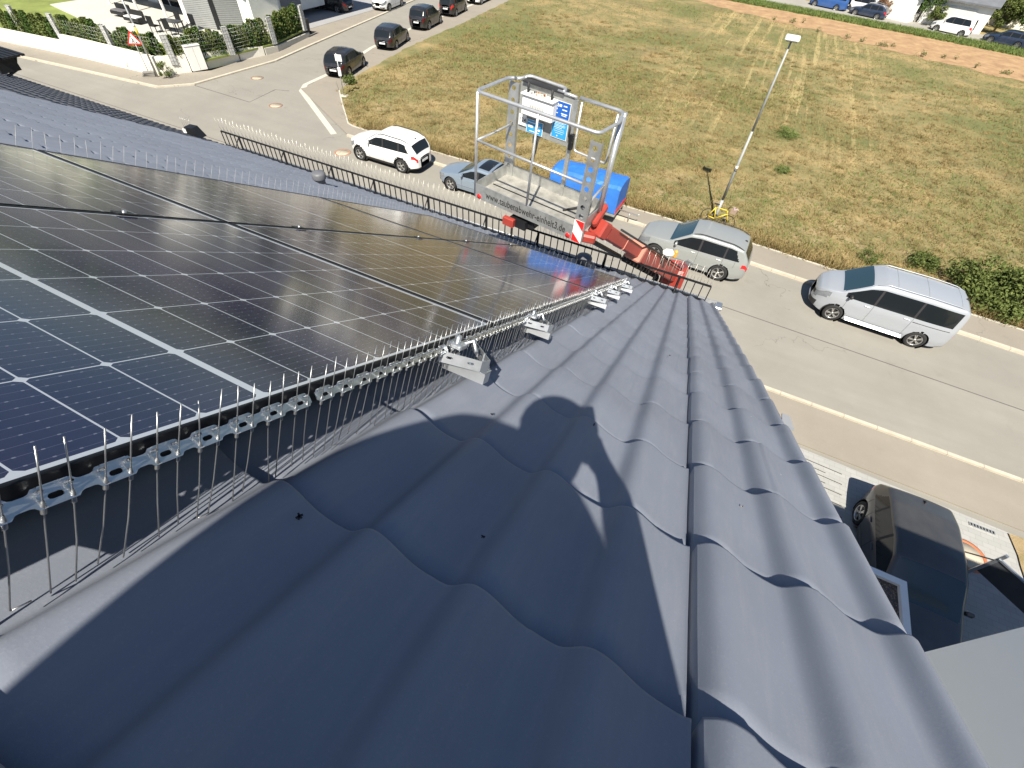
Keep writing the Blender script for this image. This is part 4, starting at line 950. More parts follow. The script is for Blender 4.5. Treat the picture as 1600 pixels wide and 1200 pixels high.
    # wheels
    for wx in (fxw, rxw):
        for sy in (-1, 1):
            wt = .21; yy = sy * (W / 2 - .02)
            Mx = Matrix.Translation((h - wx, yy, wr)) @ Matrix.Rotation(rad(90) * sy, 4, 'X').inverted()
            if NX > 60: MB().lathe([(ra + .01, -.02), (ra + .012, .0), (ra + .012, -.42), (0, -.42)], 28, 0, Mx @ Matrix.Translation((0, 0, -.02))).build('wheel_arch', BLACKP, t)
            ty = MB().lathe([(wr * .62, -wt), (wr * .94, -wt), (wr, -wt + .03), (wr, -.03), (wr * .95, -.004), (wr * .70, 0), (wr * .66, -.015)], 28, 0, Mx).build('wheel', RUBBER, t)
            rm = MB().lathe([(wr * .68, -.012), (wr * .66, -.004), (wr * .62, -.02), (wr * .60, -.06)], 28, 0, Mx)
            rm.lathe([(wr * .62, -.07), (0, -.07)], 24, 1, Mx)
            if detail:
                for q in range(5):
                    for dq in (-.13, .13): rm.box((wr * .36, 0, -.025), (wr * .56, wr * .085, .02), 0, Mx @ Matrix.Rotation(2 * math.pi * q / 5 + dq, 4, 'Z'))
                rm.lathe([(0, -.008), (wr * .12, -.010), (wr * .14, -.03)], 12, 0, Mx)
            else:
                for q in range(7): rm.box((wr * .32, 0, -.03), (wr * .6, wr * .16, .02), 0, Mx @ Matrix.Rotation(2 * math.pi * q / 7, 4, 'Z'))
            rm.build('rim', [rim, BLACKP], ty)
    def surf(xm, zq, sd=1):
        i = int(np.argmin(abs(xs - xm))); r = R[i]; hz = len(r) - 8
        yy = np.interp(zq, r[2:hz, 1], r[2:hz, 0]); return Vector((h - xs[i], sd * yy, zq))
    # mirrors, seams, handles
    for sy in (-1, 1):
        if detail or NX > 60:
            p = surf(bx0 + .16, float(np.interp(bx0 + .16, xs, zs)) + .03, sy)
            mm = MB().box((p.x - .0, p.y + sy * .11, p.z + .07), (.10, .18, .13), 0, None, 0, 1, .03).box((p.x, p.y + sy * .01, p.z + .02), (.05, .06, .04)); mm.build('wing_mirror', pc if not van else BLACKP, t)
    if detail:
        for sy in (-1, 1):
            sg_ = MB()
            lines = [bx0 + .12] + list(pillars)[:2] + ([bx1 - .15] if not van else [])
            for n_, xl in enumerate(lines):
                i = int(np.argmin(abs(xs - xl))); pl_ = [(h - xs[i], sy * (R[i, j, 0] + .001), R[i, j, 1]) for j in range(4, int(np.argmax(segid == 5)) + 1)]
                if n_ == len(lines) - 1 and not van: pl_ = [q_ for q_ in pl_ if q_[2] > wr * 2]
                if len(pl_) > 1: sg_.tube(pl_, .0045, 4)
                if n_ < 2:
                    xh = (lines[n_ + 1] if n_ + 1 < len(lines) else bx1) - .17; p = surf(xh, float(np.interp(xh, xs, zs)) - .10, sy)
                    MB().box((p.x, p.y + sy * .012, p.z), (.19, .035, .032), 0, None, 0, 1, .01).build('door_handle', pc, t)
            xa = np.linspace(fxw + ra + .05, rxw - ra - .05, 10); sg_.tube([surf(q_, zbot + .24, sy) + Vector((0, sy * .001, 0)) for q_ in xa], .006, 4)
            sg_.build('door_seam', BLACKP, t)
    if van and detail:
        for q_ in (rf + .75, rf + 1.75, rr_ - .35):
            i = int(np.argmin(abs(xs - q_))); MB().tube([(h - xs[i], yy_, float(np.interp(abs(yy_), R[i, ::-1, 0][:8], R[i, ::-1, 1][:8])) + .001) for yy_ in np.linspace(-.68, .68, 13)], .006, 4).build('roof_seam', ALU, t)
        for sy in (-1, 1):
            MB().tube([surf(q_, 1.03, sy) + Vector((0, sy * .002, 0)) for q_ in np.linspace(3.35, 4.55, 8)], .012, 5).build('slide_rail', BLACKP, t)
            MB().box((h - (fxw + rxw) / 2, sy * (W / 2 - .02), .30), (wb - 2 * ra - .1, .16, .05), 0, None, 0, 1, .02).build('side_step', ALUB, t)
    if rails:
        for sy in (-1, 1):
            xa = np.linspace(rf + .10, rr_ - .10, 10); P = []
            for n_, q_ in enumerate(xa):
                i = int(np.argmin(abs(xs - q_))); jj = int(np.argmax(segid == 6)) + 2; up_ = .045 if 0 < n_ < 9 else .0; P.append((h - xs[i], sy * R[i, jj, 0], R[i, jj, 1] + up_))
            MB().tube(P, .016, 6).build('roof_rail', rails if not isinstance(rails, bool) else BLACKP, t)
    zt0 = float(np.interp(L - .02, xs, zs)); zp = min(.78, zt0 - .2) if not van else .75
    if plate:
        MB().box((-h - .006, 0, zp), (.014, .50, .11)).build('number_plate', PLATE, t); MB().box((h + .006, 0, .42), (.014, .50, .11)).build('number_plate', PLATE, t)
    if detail:
        i = int(np.argmin(abs(xs - rr_ + .15))); MB().box((h - xs[i], 0, R[i, -1, 1] + .02), (.13, .045, .06), 0, None, 0, .5).build('antenna', BLACKP, t)
        g_ = MB(); g_.tube([(-h + .004, -W * .30, zp + .13), (-h - .004, 0, zp + .135), (-h + .004, W * .30, zp + .13)], .008, 5); g_.build('boot_trim', ALUB, t)
    return t
def prof_suv(L, H):
    s = L / 4.45; return dict(top=[(0, .74), (.10, .90), (.5 * s, 1.0), (1.28 * s, 1.10), (2.0 * s, H - .06), (2.4 * s, H), (3.55 * s, H - .02), (4.05 * s, H - .13), (4.33 * s, 1.12), (L, .80)],
                              belt=[(0, .70), (.5, .94), (1.3 * s, 1.02), (3.6 * s, 1.07), (4.3 * s, 1.06), (L, .8)], dlo=(1.42 * s, 4.02 * s), pillars=(2.45 * s, 3.42 * s), screen=(1.26 * s, 1.98 * s, 4.10 * s, 4.36 * s))
def prof_hatch(L, H):
    s = L / 4.25; return dict(top=[(0, .62), (.10, .74), (.5 * s, .86), (1.12 * s, .97), (1.86 * s, H - .07), (2.3 * s, H), (3.3 * s, H - .04), (3.78 * s, H - .15), (4.12 * s, .98), (L, .70)],
                               belt=[(0, .60), (.5, .82), (1.2 * s, .90), (3.4 * s, .96), (4.1 * s, .95), (L, .7)], dlo=(1.26 * s, 3.70 * s), pillars=(2.38 * s, 3.15 * s), screen=(1.10 * s, 1.84 * s, 3.76 * s, 4.14 * s))
def prof_sedan(L, H):
    s = L / 4.7; return dict(top=[(0, .58), (.10, .68), (.6 * s, .80), (1.35 * s, .94), (2.12 * s, H - .07), (2.5 * s, H), (3.1 * s, H - .03), (4.0 * s, 1.00), (4.55 * s, .93), (L, .72)],
                               belt=[(0, .56), (.6, .78), (1.4 * s, .88), (3.6 * s, .94), (4.5 * s, .92), (L, .7)], dlo=(1.5 * s, 3.62 * s), pillars=(2.55 * s,), screen=(1.32 * s, 2.12 * s, 3.14 * s, 3.98 * s))
def prof_wagon(L, H):
    s = L / 4.6; return dict(top=[(0, .62), (.10, .72), (.6 * s, .84), (1.3 * s, .97), (2.0 * s, H - .07), (2.45 * s, H), (3.7 * s, H - .05), (4.18 * s, H - .16), (4.48 * s, .96), (L, .70)],
                              belt=[(0, .60), (.6, .80), (1.35 * s, .91), (3.7 * s, .97), (4.45 * s, .95), (L, .7)], dlo=(1.45 * s, 4.12 * s), pillars=(2.5 * s, 3.4 * s), screen=(1.28 * s, 1.98 * s, 4.20 * s, 4.50 * s))
def prof_van(L, H):
    s = L / 5.0; return dict(top=[(0, .85), (.08, 1.02), (.35 * s, 1.15), (.82 * s, 1.27), (1.62 * s, H - .12), (2.0 * s, H - .01), (3.6 * s, H), (4.72 * s, H - .05), (4.90 * s, H - .20), (L, 1.0)],
                              belt=[(0, .82), (.35, 1.08), (.9 * s, 1.16), (3.6 * s, 1.17), (4.9 * s, 1.17), (L, .95)], dlo=(.98 * s, 4.72 * s), pillars=(2.02 * s, 3.4 * s), screen=(.84 * s, 1.60 * s, 4.86 * s, 4.985 * s))
def prof_mpv(L, H):
    s = L / 4.38; return dict(top=[(0, .72), (.08, .86), (.5 * s, 1.0), (.98 * s, 1.10), (1.62 * s, H - .10), (2.0 * s, H), (4.1 * s, H - .03), (4.27 * s, H - .14), (4.35 * s, 1.2), (L, .8)],
                              belt=[(0, .70), (.5, .96), (1.1 * s, 1.04), (4.2 * s, 1.08), (L, .85)], dlo=(1.16 * s, 4.05 * s), pillars=(2.1 * s, 3.15 * s), screen=(1.0 * s, 1.6 * s, 4.24 * s, 4.37 * s))
WHITEC = paint('white_car_paint', (.80, .80, .79), .3, 0); SILV = paint('silver_grey_paint', (.36, .38, .38), .34, .35); VANS = paint('pale_silver_paint', (.42, .45, .50), .36, .3)
BLUS = paint('silver_blue_paint', (.27, .34, .43), .3, .4); BLK = paint('black_car_paint', (.012, .013, .016), .22, 0); BLKG = paint('graphite_paint', (.05, .055, .06), .3, .3); DBL = paint('dark_blue_paint', (.015, .03, .07), .25, .1)
BLUV = paint('blue_van_paint', (.02, .09, .30), .3, 0); ANT = paint('anthracite_car_paint', (.06, .062, .068), .3, .3)
PI = math.pi
def pos_from_wheels(f, r, wb, fo, L, W, side):
    """centre and heading from the ground points of the two visible wheels; side=+1: the visible wheels are on the car's left"""
    f = Vector(f); r = Vector(r); d = (f - r).normalized(); n = Vector((-d.y, d.x)); mid = (f + r) / 2
    c = mid - n * side * (W / 2 - .06) + d * (fo + wb / 2 - L / 2); return c.x, c.y, math.atan2(d.y, d.x)
pv = prof_suv(4.45, 1.60); X, Y, A = pos_from_wheels((-17.48, 19.12), (-14.80, 19.12), 2.67, .84, 4.45, 1.82, 1)
car('parked_car', 'white compact SUV with dark lower trim parked at the kerb', 'car', X, Y, A, 4.45, 1.82, 1.6, 2.67, .35, pc=WHITEC, res=(150, 1), clad=True, rails=True, fo=.84, group='cars parked along the street', **pv)
pv = prof_sedan(4.6, 1.40); X, Y, A = pos_from_wheels((-11.66, 18.9), (-9.0, 18.88), 2.67, .92, 4.6, 1.77, 1)
car('parked_car', 'silver blue two door saloon with sunroof parked behind the white SUV', 'car', X, Y, A, 4.6, 1.77, 1.40, 2.67, .325, pc=BLUS, res=(150, 1), fo=.92, sunroof=(2.35, 2.95), group='cars parked along the street', **pv)
pv = prof_suv(4.7, 1.66); X, Y, A = pos_from_wheels((-.95, 18.35), (1.87, 18.27), 2.79, .88, 4.7, 1.88, 1)
car('parked_car', 'silver grey SUV with roof rails parked next to the yellow bicycle', 'car', X, Y, A, 4.7, 1.88, 1.66, 2.79, .365, pc=SILV, res=(160, 1), rails=True, fo=.88, group='cars parked along the street', **pv)
pv = prof_van(4.86, 1.96); X, Y, A = pos_from_wheels((6.42, 17.98), (9.33, 17.90), 2.93, .93, 4.86, 1.96, 1)
car('parked_van', 'pale silver passenger van with long dark side windows parked at the kerb', 'van', X, Y, A, 4.86, 1.96, 1.96, 2.93, .345, pc=VANS, res=(170, 1), rails=VANS, fo=.93, van=True, tumble=.30, group='cars parked along the street', **pv)
pv = prof_hatch(4.25, 1.46); X, Y, A = pos_from_wheels((-27.3, 32.0), (-26.55, 29.3), 2.61, .86, 4.25, 1.75, -1)
car('parked_car', 'black hatchback parked first in the side street behind the small sign post', 'car', X, Y, A, 4.25, 1.75, 1.46, 2.61, .32, pc=BLK, res=(110, 1), fo=.86, glass=GLASSC, tailm=TAILD, group='dark cars parked in the side street', **pv)
pv = prof_wagon(4.5, 1.47); X, Y, A = pos_from_wheels((-28.75, 39.9), (-28.05, 37.2), 2.65, .88, 4.5, 1.78, -1)
car('parked_car', 'black estate car parked second in the side street', 'car', X, Y, A, 4.5, 1.78, 1.47, 2.65, .32, pc=BLK, res=(100, 1), fo=.88, tailm=TAILD, group='dark cars parked in the side street', **pv)
pv = prof_suv(4.5, 1.66); X, Y, A = pos_from_wheels((-29.85, 47.0), (-29.4, 44.3), 2.67, .86, 4.5, 1.84, -1)
car('parked_car', 'black tall SUV parked third in the side street', 'car', X, Y, A, 4.5, 1.84, 1.66, 2.67, .35, pc=BLK, res=(90, 1), fo=.86, tailm=TAILD, group='dark cars parked in the side street', **pv)
pv = prof_mpv(4.3, 1.62); X, Y, A = pos_from_wheels((-30.6, 53.2), (-30.2, 50.6), 2.6, .84, 4.3, 1.78, -1)
car('parked_car', 'black people carrier with red tail lights at the upper edge of the picture', 'car', X, Y, A, 4.3, 1.78, 1.62, 2.6, .32, pc=BLK, res=(80, 1), fo=.84, group='dark cars parked in the side street', **pv)
pv = prof_hatch(4.2, 1.47)
car('parked_car', 'white car last in the side street row, cut by the upper picture edge', 'car', -31.9, 58.6, rad(97), 4.2, 1.76, 1.47, 2.6, .32, pc=WHITEC, res=(70, 1), fo=.86, detail=False, **pv)
pv = prof_mpv(4.4, 1.8)
X, Y, A = pos_from_wheels((-36.3, 47.6), (-36.75, 50.35), 2.75, .86, 4.4, 1.84, 1)
car('parked_van', 'white delivery van facing the camera on the far side of the side street', 'van', X, Y, A, 4.4, 1.84, 1.8, 2.75, .33, pc=WHITEC, res=(90, 1), fo=.86, **pv)
pv = prof_wagon(4.6, 1.48); X, Y, A = pos_from_wheels((-42.2, 43.0), (-39.45, 43.3), 2.75, .9, 4.6, 1.8, 1)
X, Y, A = pos_from_wheels((-42.15, 43.1), (-39.4, 43.4), 2.75, .9, 4.6, 1.8, 1)
car('parked_car', 'black car parked on the house forecourt at the upper picture edge', 'car', X, Y, A, 4.6, 1.8, 1.48, 2.75, .33, pc=BLK, res=(90, 1), fo=.9, **pv)
pv = prof_hatch(4.4, 1.52)
car('parked_car', 'dark hatchback half in shade on the pale driveway below the verge', 'car', 8.10, 7.62, rad(-90), 4.4, 1.80, 1.52, 2.65, .34, pc=ANT, res=(150, 1), fo=.90, glass=GLASSC, **pv)
pv = prof_mpv(4.38, 1.82); X, Y, A = pos_from_wheels((17.5, 85.9), (20.0, 84.9), 2.75, .84, 4.38, 1.78, 1)
car('parked_van', 'white high roof van parked on the far back lane', 'van', X, Y, A, 4.38, 1.78, 1.82, 2.75, .33, pc=WHITEC, res=(70, 1), fo=.84, detail=False, **pv)
pv = prof_wagon(4.6, 1.47); X, Y, A = pos_from_wheels((22.9, 84.0), (25.5, 83.0), 2.7, .9, 4.6, 1.8, 1)
car('parked_car', 'dark blue estate car parked behind the white van on the back lane', 'car', X, Y, A, 4.6, 1.8, 1.47, 2.7, .33, pc=DBL, res=(70, 1), fo=.9, detail=False, **pv)
pv = prof_wagon(4.5, 1.5); X, Y, A = pos_from_wheels((8.2, 88.2), (10.8, 87.4), 2.7, .9, 4.5, 1.8, 1)
car('parked_car', 'dark blue car with pale roof rails on the back lane before the trees', 'car', X, Y, A, 4.5, 1.8, 1.5, 2.7, .33, pc=DBL, res=(70, 1), fo=.9, detail=False, rails=ALUB, **pv)
pv = prof_van(4.9, 1.95); X, Y, A = pos_from_wheels((3.1, 90.2), (5.9, 89.3), 2.9, .9, 4.9, 1.95, 1)
car('parked_van', 'bright blue van parked on the back lane at the upper picture edge', 'van', X, Y, A, 4.9, 1.95, 1.95, 2.9, .34, pc=BLUV, res=(70, 1), fo=.9, detail=False, van=True, **pv)
pv = prof_mpv(4.2, 1.7)
car('parked_van', 'small white van parked behind the blue van among the trees', 'van', 8.9, 91.8, rad(160), 4.2, 1.7, 1.7, 2.6, .32, pc=WHITEC, res=(60, 1), fo=.84, detail=False, **pv)
# covered trailer
t = thing('covered_trailer', 'small trailer under a bright blue tarpaulin parked on the pavement', 'trailer', (-5.1, 20.85, .07), rad(-2))
def tarp():
    bm = bmesh.new(); L, Wd = 3.5, 1.55; nx, ny = 22, 10; V = {}
    mb = MB(); rng = np.random.default_rng(3)
    prof = []          # y,z section: up, over a soft ridge, down
    sec = [(-Wd / 2, .55), (-Wd / 2 - .01, .9), (-Wd / 2, 1.3), (-Wd / 2 + .03, 1.58), (-Wd / 2 + .18, 1.68), (-.25, 1.74), (0, 1.76), (.25, 1.74), (Wd / 2 - .18, 1.68), (Wd / 2 - .03, 1.58), (Wd / 2, 1.3), (Wd / 2 + .01, .9), (Wd / 2, .55)]; sec = [(y, .55 + (z - .55) * 1.12) for y, z in sec]
    vs = []; fs = []; xs = np.linspace(-L / 2, L / 2, nx)
    for i, x in enumerate(xs):
        for j, (y, z) in enumerate(sec):
            sag = -.035 * math.sin(math.pi * ((x / L + .5) * 3 % 1)) if z > 1.6 else 0
            k = 1
            zz = z + sag + rng.normal(0, .006); xx = x
            if i in (0, nx - 1): zz = min(zz, z - .05 if z > 1.4 else z); xx = x * .995
            if i == 0: zz = zz if z < 1.2 else 1.2 + (zz - 1.2) * .9
            vs.append((xx, y * (1 - .02 * (i in (0, nx - 1))) + rng.normal(0, .006), zz))
    m = len(sec)
    for i in range(nx - 1):
        for j in range(m - 1): fs.append((i * m + j, i * m + j + 1, (i + 1) * m + j + 1, (i + 1) * m + j))
    fs += [tuple(range(m)), tuple(range((nx - 1) * m, nx * m))[::-1]]
    mb.add(vs, fs, 0, False); return mb
tarp().build('tarpaulin', BLUEP, t)
MB().box((0, 0, .46), (3.5, 1.5, .12)).build('frame', ALU, t); MB().box((-1.74, 0, .62), (.03, 1.45, .22)).build('tail_board', WHITEP, t); MB().box((1.74, 0, .62), (.03, 1.45, .22)).build('front_board', REDS, t)
for y in (-.6, .6): MB().lathe([(0, .02), (.06, .02), (.06, 0)], 12, 0, Matrix.Translation((-1.77, y, .62)) @ Matrix.Rotation(rad(-90), 4, 'Y')).build('tail_light', TAIL, t)
for y in (-.74, .74):
    for x in (-.35, .35): MB().lathe([(.0, -.09), (.29, -.09), (.30, 0), (.17, .02), (0, .01)], 22, 0, Matrix.Translation((x, y, .30)) @ Matrix.Rotation(rad(90) * (1 if y < 0 else -1), 4, 'X')).build('wheel', RUBBER, t)
MB().tube([(1.7, 0, .46), (2.7, 0, .42), (2.75, 0, .52)], .035, 8).tube([(2.3, .0, .44), (2.3, 0, .05)], .03, 8).build('drawbar', ALU, t)
MB().box((-.2, -.79, .57), (1.1, .01, .05)).build('side_stripe', REDS, t)
# bicycle
t = thing('bicycle', 'yellow bicycle leaning against the street lamp behind the silver SUV', 'bicycle', (1.0, 22.75, .06), rad(-10)); t.rotation_euler[0] = rad(-8)
fr = MB(); A_, B_, C_, D_, E_ = (-.42, 0, .34), (-.08, 0, .32), (-.22, 0, .82), (.34, 0, .86), (.38, 0, .70)
for a, b in ((A_, B_), (A_, C_), (B_, C_), (C_, D_), (B_, E_), (D_, E_)): fr.tube([a, b], .022, 8)
fr.build('frame', YEL, t); MB().tube([(.36, 0, .78), (.56, 0, .34)], .014, 6).build('fork', YEL, t)
for x in (-.42, .56):
    wv_ = MB(); wv_.tube([(x + .33 * math.cos(a), 0, .34 + .33 * math.sin(a)) for a in np.linspace(0, 2 * PI, 33)], .018, 6, cap=False).build('wheel', RUBBER, t)
    sp_ = MB(); [sp_.tube([(x, 0, .34), (x + .32 * math.cos(a), 0, .34 + .32 * math.sin(a))], .0015, 3) for a in np.linspace(0, 2 * PI, 17)[:-1]]; sp_.build('spokes', STEEL, t)
MB().tube([(-.22, 0, .8), (-.25, 0, .96)], .014, 6).box((-.24, 0, .98), (.25, .12, .05), 0, None, 0, 1, .02).build('saddle', BLACKP, t)
MB().tube([(.34, 0, .86), (.33, 0, 1.0), (.40, -.05, 1.02), (.36, -.28, 1.02)], .012, 6).tube([(.33, 0, 1.0), (.40, .05, 1.02), (.36, .28, 1.02)], .012, 6).build('handlebar', BLACKM, t)
MB().box((.62, 0, .92), (.26, .32, .2), 0, None, 0, 1.1).build('basket', M('flower_basket', (.30, .22, .16), .8), t)
fb = crown_pts(90, .17, .14, .95, 6, 5)[0] + np.array([.62, 0, 0]); leafmesh(fb, .03, M('pale_flowers', (.62, .50, .52), .8), 'flowers', t)

# ---------------------------------------------------------------- street furniture
t = thing('street_lamp', 'tall grey street lamp with square white head at the meadow edge', 'street lamp', (.95, 23.34, 0))
MB().tube([(0, 0, -.1), (0, 0, 1.1)], .075, 12).tube([(0, 0, 1.1), (0, 0, 4.2)], .062, 12, r2=.05).tube([(0, 0, 4.2), (0, 0, 7.42)], .05, 12, r2=.034).build('pole', M('lamp_pole', (.36, .38, .38), .65, .15, var=.1), t)
MB().box((0, .0, 7.48), (.52, .52, .13), 0, None, 0, 1, .03).build('lamp_head', WHITEP, t); MB().box((0, 0, 7.405), (.40, .40, .03)).build('lens', HEADL, t)
MB().tube([(0, 0, 2.58), (0, 0, 2.72)], .066, 12).build('sticker', M('sticker_white', (.75, .7, .68), .6), t); MB().tube([(0, 0, 2.50), (0, 0, 2.54)], .07, 12).build('band', BLACKP, t)
# no-stopping style small sign by the parked hatchback
t = thing('sign_post', 'thin post with small white rectangular sign beside the black hatchback', 'sign', (-24.35, 26.05, 0.0), rad(20))
MB().tube([(0, 0, 0), (0, 0, 2.45)], .03, 8).build('post', ALU, t); b = MB().box((0.12, -.035, 2.22), (.42, .012, .36)).build('sign_board', WHITEP, t)
m_ = MB(); [m_.box((.12, -.043, 2.34 - .07 * i), (.30 - .05 * (i % 2), .003, .022)) for i in range(4)]; m_.build('marks', M('grey_print', (.3, .3, .3), .6), b)
MB().box((0, 0, .04), (.5, .4, .1), 0, None, 0, 1, .02).build('foot', CONC, t)
MB().box((.03, -.04, 1.45), (.2, .05, .5), 0, None, .2, .7, .02).build('notice', M('crumpled_white', (.7, .7, .72), .6), t)
# warning lamp pole and roadworks sign
t = thing('lamp_post', 'tall grey pole with yellow band standing at the white wall corner', 'pole', (-36.35, 21.52, 0))
MB().tube([(0, 0, 0), (0, 0, 5.4)], .06, 10, r2=.05).build('pole', ALU, t); MB().tube([(0, 0, 2.35), (0, 0, 2.75)], .062, 10).build('band', YEL, t); MB().tube([(0, 0, 2.8), (0, 0, 2.95)], .061, 10).build('sticker', WHITEP, t)
MB().tube([(0, 0, 5.35), (.7, -.1, 5.5)], .035, 8).box((.85, -.12, 5.5), (.5, .22, .1), 0, None, 0, 1, .02).build('lamp_head', ALU, t)
t = thing('road_works_sign', 'red bordered triangular road works sign on a post before the hedge', 'sign', (-36.85, 21.35, .06), rad(38))
MB().tube([(0, .02, 0), (0, .02, 2.2)], .028, 8).tube([(.35, .02, 0), (.35, .02, 1.0)], .02, 8).build('post', ALU, t)
tri = [(-.45, 1.75), (.45, 1.75), (0, 2.5)]; c0 = (0, 2.0)
sg = MB().prism([(x, z) for x, z in tri], 0, .01, 0, Matrix(((1, 0, 0, 0), (0, 0, -1, 0), (0, 1, 0, 0), (0, 0, 0, 1)))).build('sign_board', REDS, t)
MB().prism([(c0[0] + (x - c0[0]) * .72, c0[1] + (z - c0[1]) * .72) for x, z in tri], .010, .014, 0, Matrix(((1, 0, 0, 0), (0, 0, -1, 0), (0, 1, 0, 0), (0, 0, 0, 1)))).build('field', WHITEP, sg)
wk = MB(); F2 = Matrix.Translation((0, -.016, 0)); wk.tube([(-.06, 0, 2.13), (-.03, 0, 2.0), (-.10, 0, 1.85)], .022, 6, mat=F2).tube([(-.03, 0, 2.0), (.02, 0, 1.85)], .02, 6, mat=F2).tube([(-.05, 0, 2.1), (.04, 0, 2.0), (.10, 0, 1.92)], .014, 6, mat=F2)
wk.lathe([(0, .005), (.03, .005), (.03, 0)], 10, 0, Matrix.Translation((-.07, -.016, 2.18)) @ FRONT).add([(.06, -.018, 1.84), (.2, -.018, 1.84), (.14, -.018, 1.93)], [(0, 1, 2)]); wk.build('worker_symbol', INK, sg)
fb_ = MB(); 
for i in range(3): fb_.box((-.02 + .03 * i, -.05 * i, .05 + i * .1), (.8 - .06 * i, .42 - .05 * i, .09), 0, None, .1 * i, 1, .015)
fb_.build('base_plate', M('grey_base', (.22, .21, .19), .9), t)
# dead shrub, weeds at the wall
bush(-35.75, 21.75, .55, .9, 'dry olive bush against the corner of the white garden wall', LEAF2, 900, 51, .06)
bush(-38.9, 21.5, .3, .4, 'small weed tuft at the foot of the white wall', LEAF2, 250, 52, .06, name='weed_tuft', cat='weed')
# ---------------------------------------------------------------- garden across the street
def wallrun(pts, h0s, name, label, cat, mat, th=.25, z0=0., group=None):
    t = MB()
    P = [Vector(p) for p in pts]
    for i in range(len(P) - 1):
        d = (P[i + 1] - P[i]); L = d.length; d.normalize(); n = Vector((-d.y, d.x)) * th; h = h0s[i]; h2 = h0s[i + 1]
        a, b = P[i], P[i + 1]
        vs = [(a.x, a.y, z0), (b.x, b.y, z0), (b.x + n.x, b.y + n.y, z0), (a.x + n.x, a.y + n.y, z0), (a.x, a.y, h), (b.x, b.y, h2), (b.x + n.x, b.y + n.y, h2), (a.x + n.x, a.y + n.y, h)]
        t.add(vs, [(0, 3, 2, 1), (4, 5, 6, 7), (0, 1, 5, 4), (1, 2, 6, 5), (2, 3, 7, 6), (3, 0, 4, 7)])
    return tag(t.build(name, mat), label, cat, group)
wallrun([(-80, 15.6), (-51.2, 20.15), (-44.6, 21.0)], [.8, .85, .85], 'garden_wall', 'lower left stretch of the cream garden wall along the pavement', 'wall', CREAMW)
wallrun([(-44.6, 20.95), (-43.4, 21.1), (-36.6, 21.62)], [1.25, 1.25, 1.2], 'garden_wall', 'higher cream garden wall stretch left of the tall corner pole', 'wall', CREAMW)
wallrun([(-36.6, 21.62), (-36.1, 22.2), (-35.5, 23.5)], [1.15, 1.1, 1.05], 'garden_wall', 'short cream wall piece behind the dry bush', 'wall', CREAMW)
wallrun([(-35.35, 24.75), (-34.95, 27.2)], [.95, .85], 'garden_wall', 'first low cream wall slab right of the white cabinet', 'wall', CREAMW)
wallrun([(-34.93, 27.3), (-34.6, 29.3)], [.8, .62], 'garden_wall', 'second low cream wall slab right of the white cabinet', 'wall', CREAMW)
wallrun([(-34.55, 29.4), (-34.5, 30.6), (-35.7, 35.4)], [.5, .45, .35], 'garden_wall', 'low grey kerb wall under the hedge towards the forecourt', 'wall', CONC)
cbx = thing('utility_cabinet', 'plain white utility cabinet standing in the line of the wall', 'cabinet', (-35.35, 24.05, .06), rad(72))
MB().box((0, 0, .75), (1.0, .32, 1.42), 0, None, 0, 1, .01).build('body', WHITEW, cbx); MB().box((0, 0, 1.475), (1.06, .38, .03)).build('lid', WHITEP, cbx); MB().box((0, -.165, .75), (.012, .01, 1.3)).build('door_seam', CONC, cbx)
GZ = .62
sheet('garden_lawn', [(-79, 16.5), (-51.2, 20.4), (-44.6, 21.2), (-36.5, 21.9), (-35.2, 24), (-34.7, 28), (-34.6, 30.6), (-35.8, 35.3), (-80, 35.3)], GZ, M('lawn', (.18, .22, .055), .95, var=.3, scale=.5), thick=.1)
sheet('terrace_paving', [(-44.6, 24.6), (-39.3, 25.6), (-37.6, 28.4), (-36.9, 33.2), (-37.2, 35.25), (-56, 35.25), (-56, 27)], GZ + .05, M('terrace_stone', (.50, .49, .45), .85, var=.08, scale=.6), thick=.06)
sheet('forecourt_paving', [(-36.0, 35.4), (-37.3, 36.2), (-37.9, 52), (-60, 52), (-60, 35.4)], .08, M('forecourt_asphalt', (.30, .30, .31), .9, var=.06, scale=.5), thick=.1)
# hedge plants, each its own column
hp = [(-47.6, 21.35, 0), (-46.9, 21.45, 0)]
def along(a, b, st):
    a = Vector(a); b = Vector(b); n = int((b - a).length / st); return [tuple(a + (b - a) * (i + .5) / n) for i in range(n)]
HS = ['above the low left wall', 'above the high cream wall', 'behind the triangular sign', 'behind the white cabinet', 'above the low wall slabs', 'beside the forecourt']
SEC = [along((-51, 20.9), (-45.6, 21.6), .75), along((-44.9, 21.6), (-40.8, 22.1), .42), along((-40.0, 22.15), (-36.5, 22.5), .42), along((-36.1, 23.0), (-35.3, 26.5), .42), along((-35.2, 26.8), (-35.0, 30.2), .42), along((-35.1, 30.9), (-36.2, 34.9), .42)]
hlab = [(HS[a], b) for a in range(6) for b in range(len(SEC[a]))]
hp = along((-51, 20.9), (-45.6, 21.6), .75) + along((-44.9, 21.6), (-40.8, 22.1), .42) + along((-40.0, 22.15), (-36.5, 22.5), .42) + along((-36.1, 23.0), (-35.3, 26.5), .42) + along((-35.2, 26.8), (-35.0, 30.2), .42) + along((-35.1, 30.9), (-36.2, 34.9), .42)
ORD = 'first second third fourth fifth sixth seventh eighth ninth tenth eleventh twelfth thirteenth fourteenth fifteenth sixteenth'.split()
proto = {}
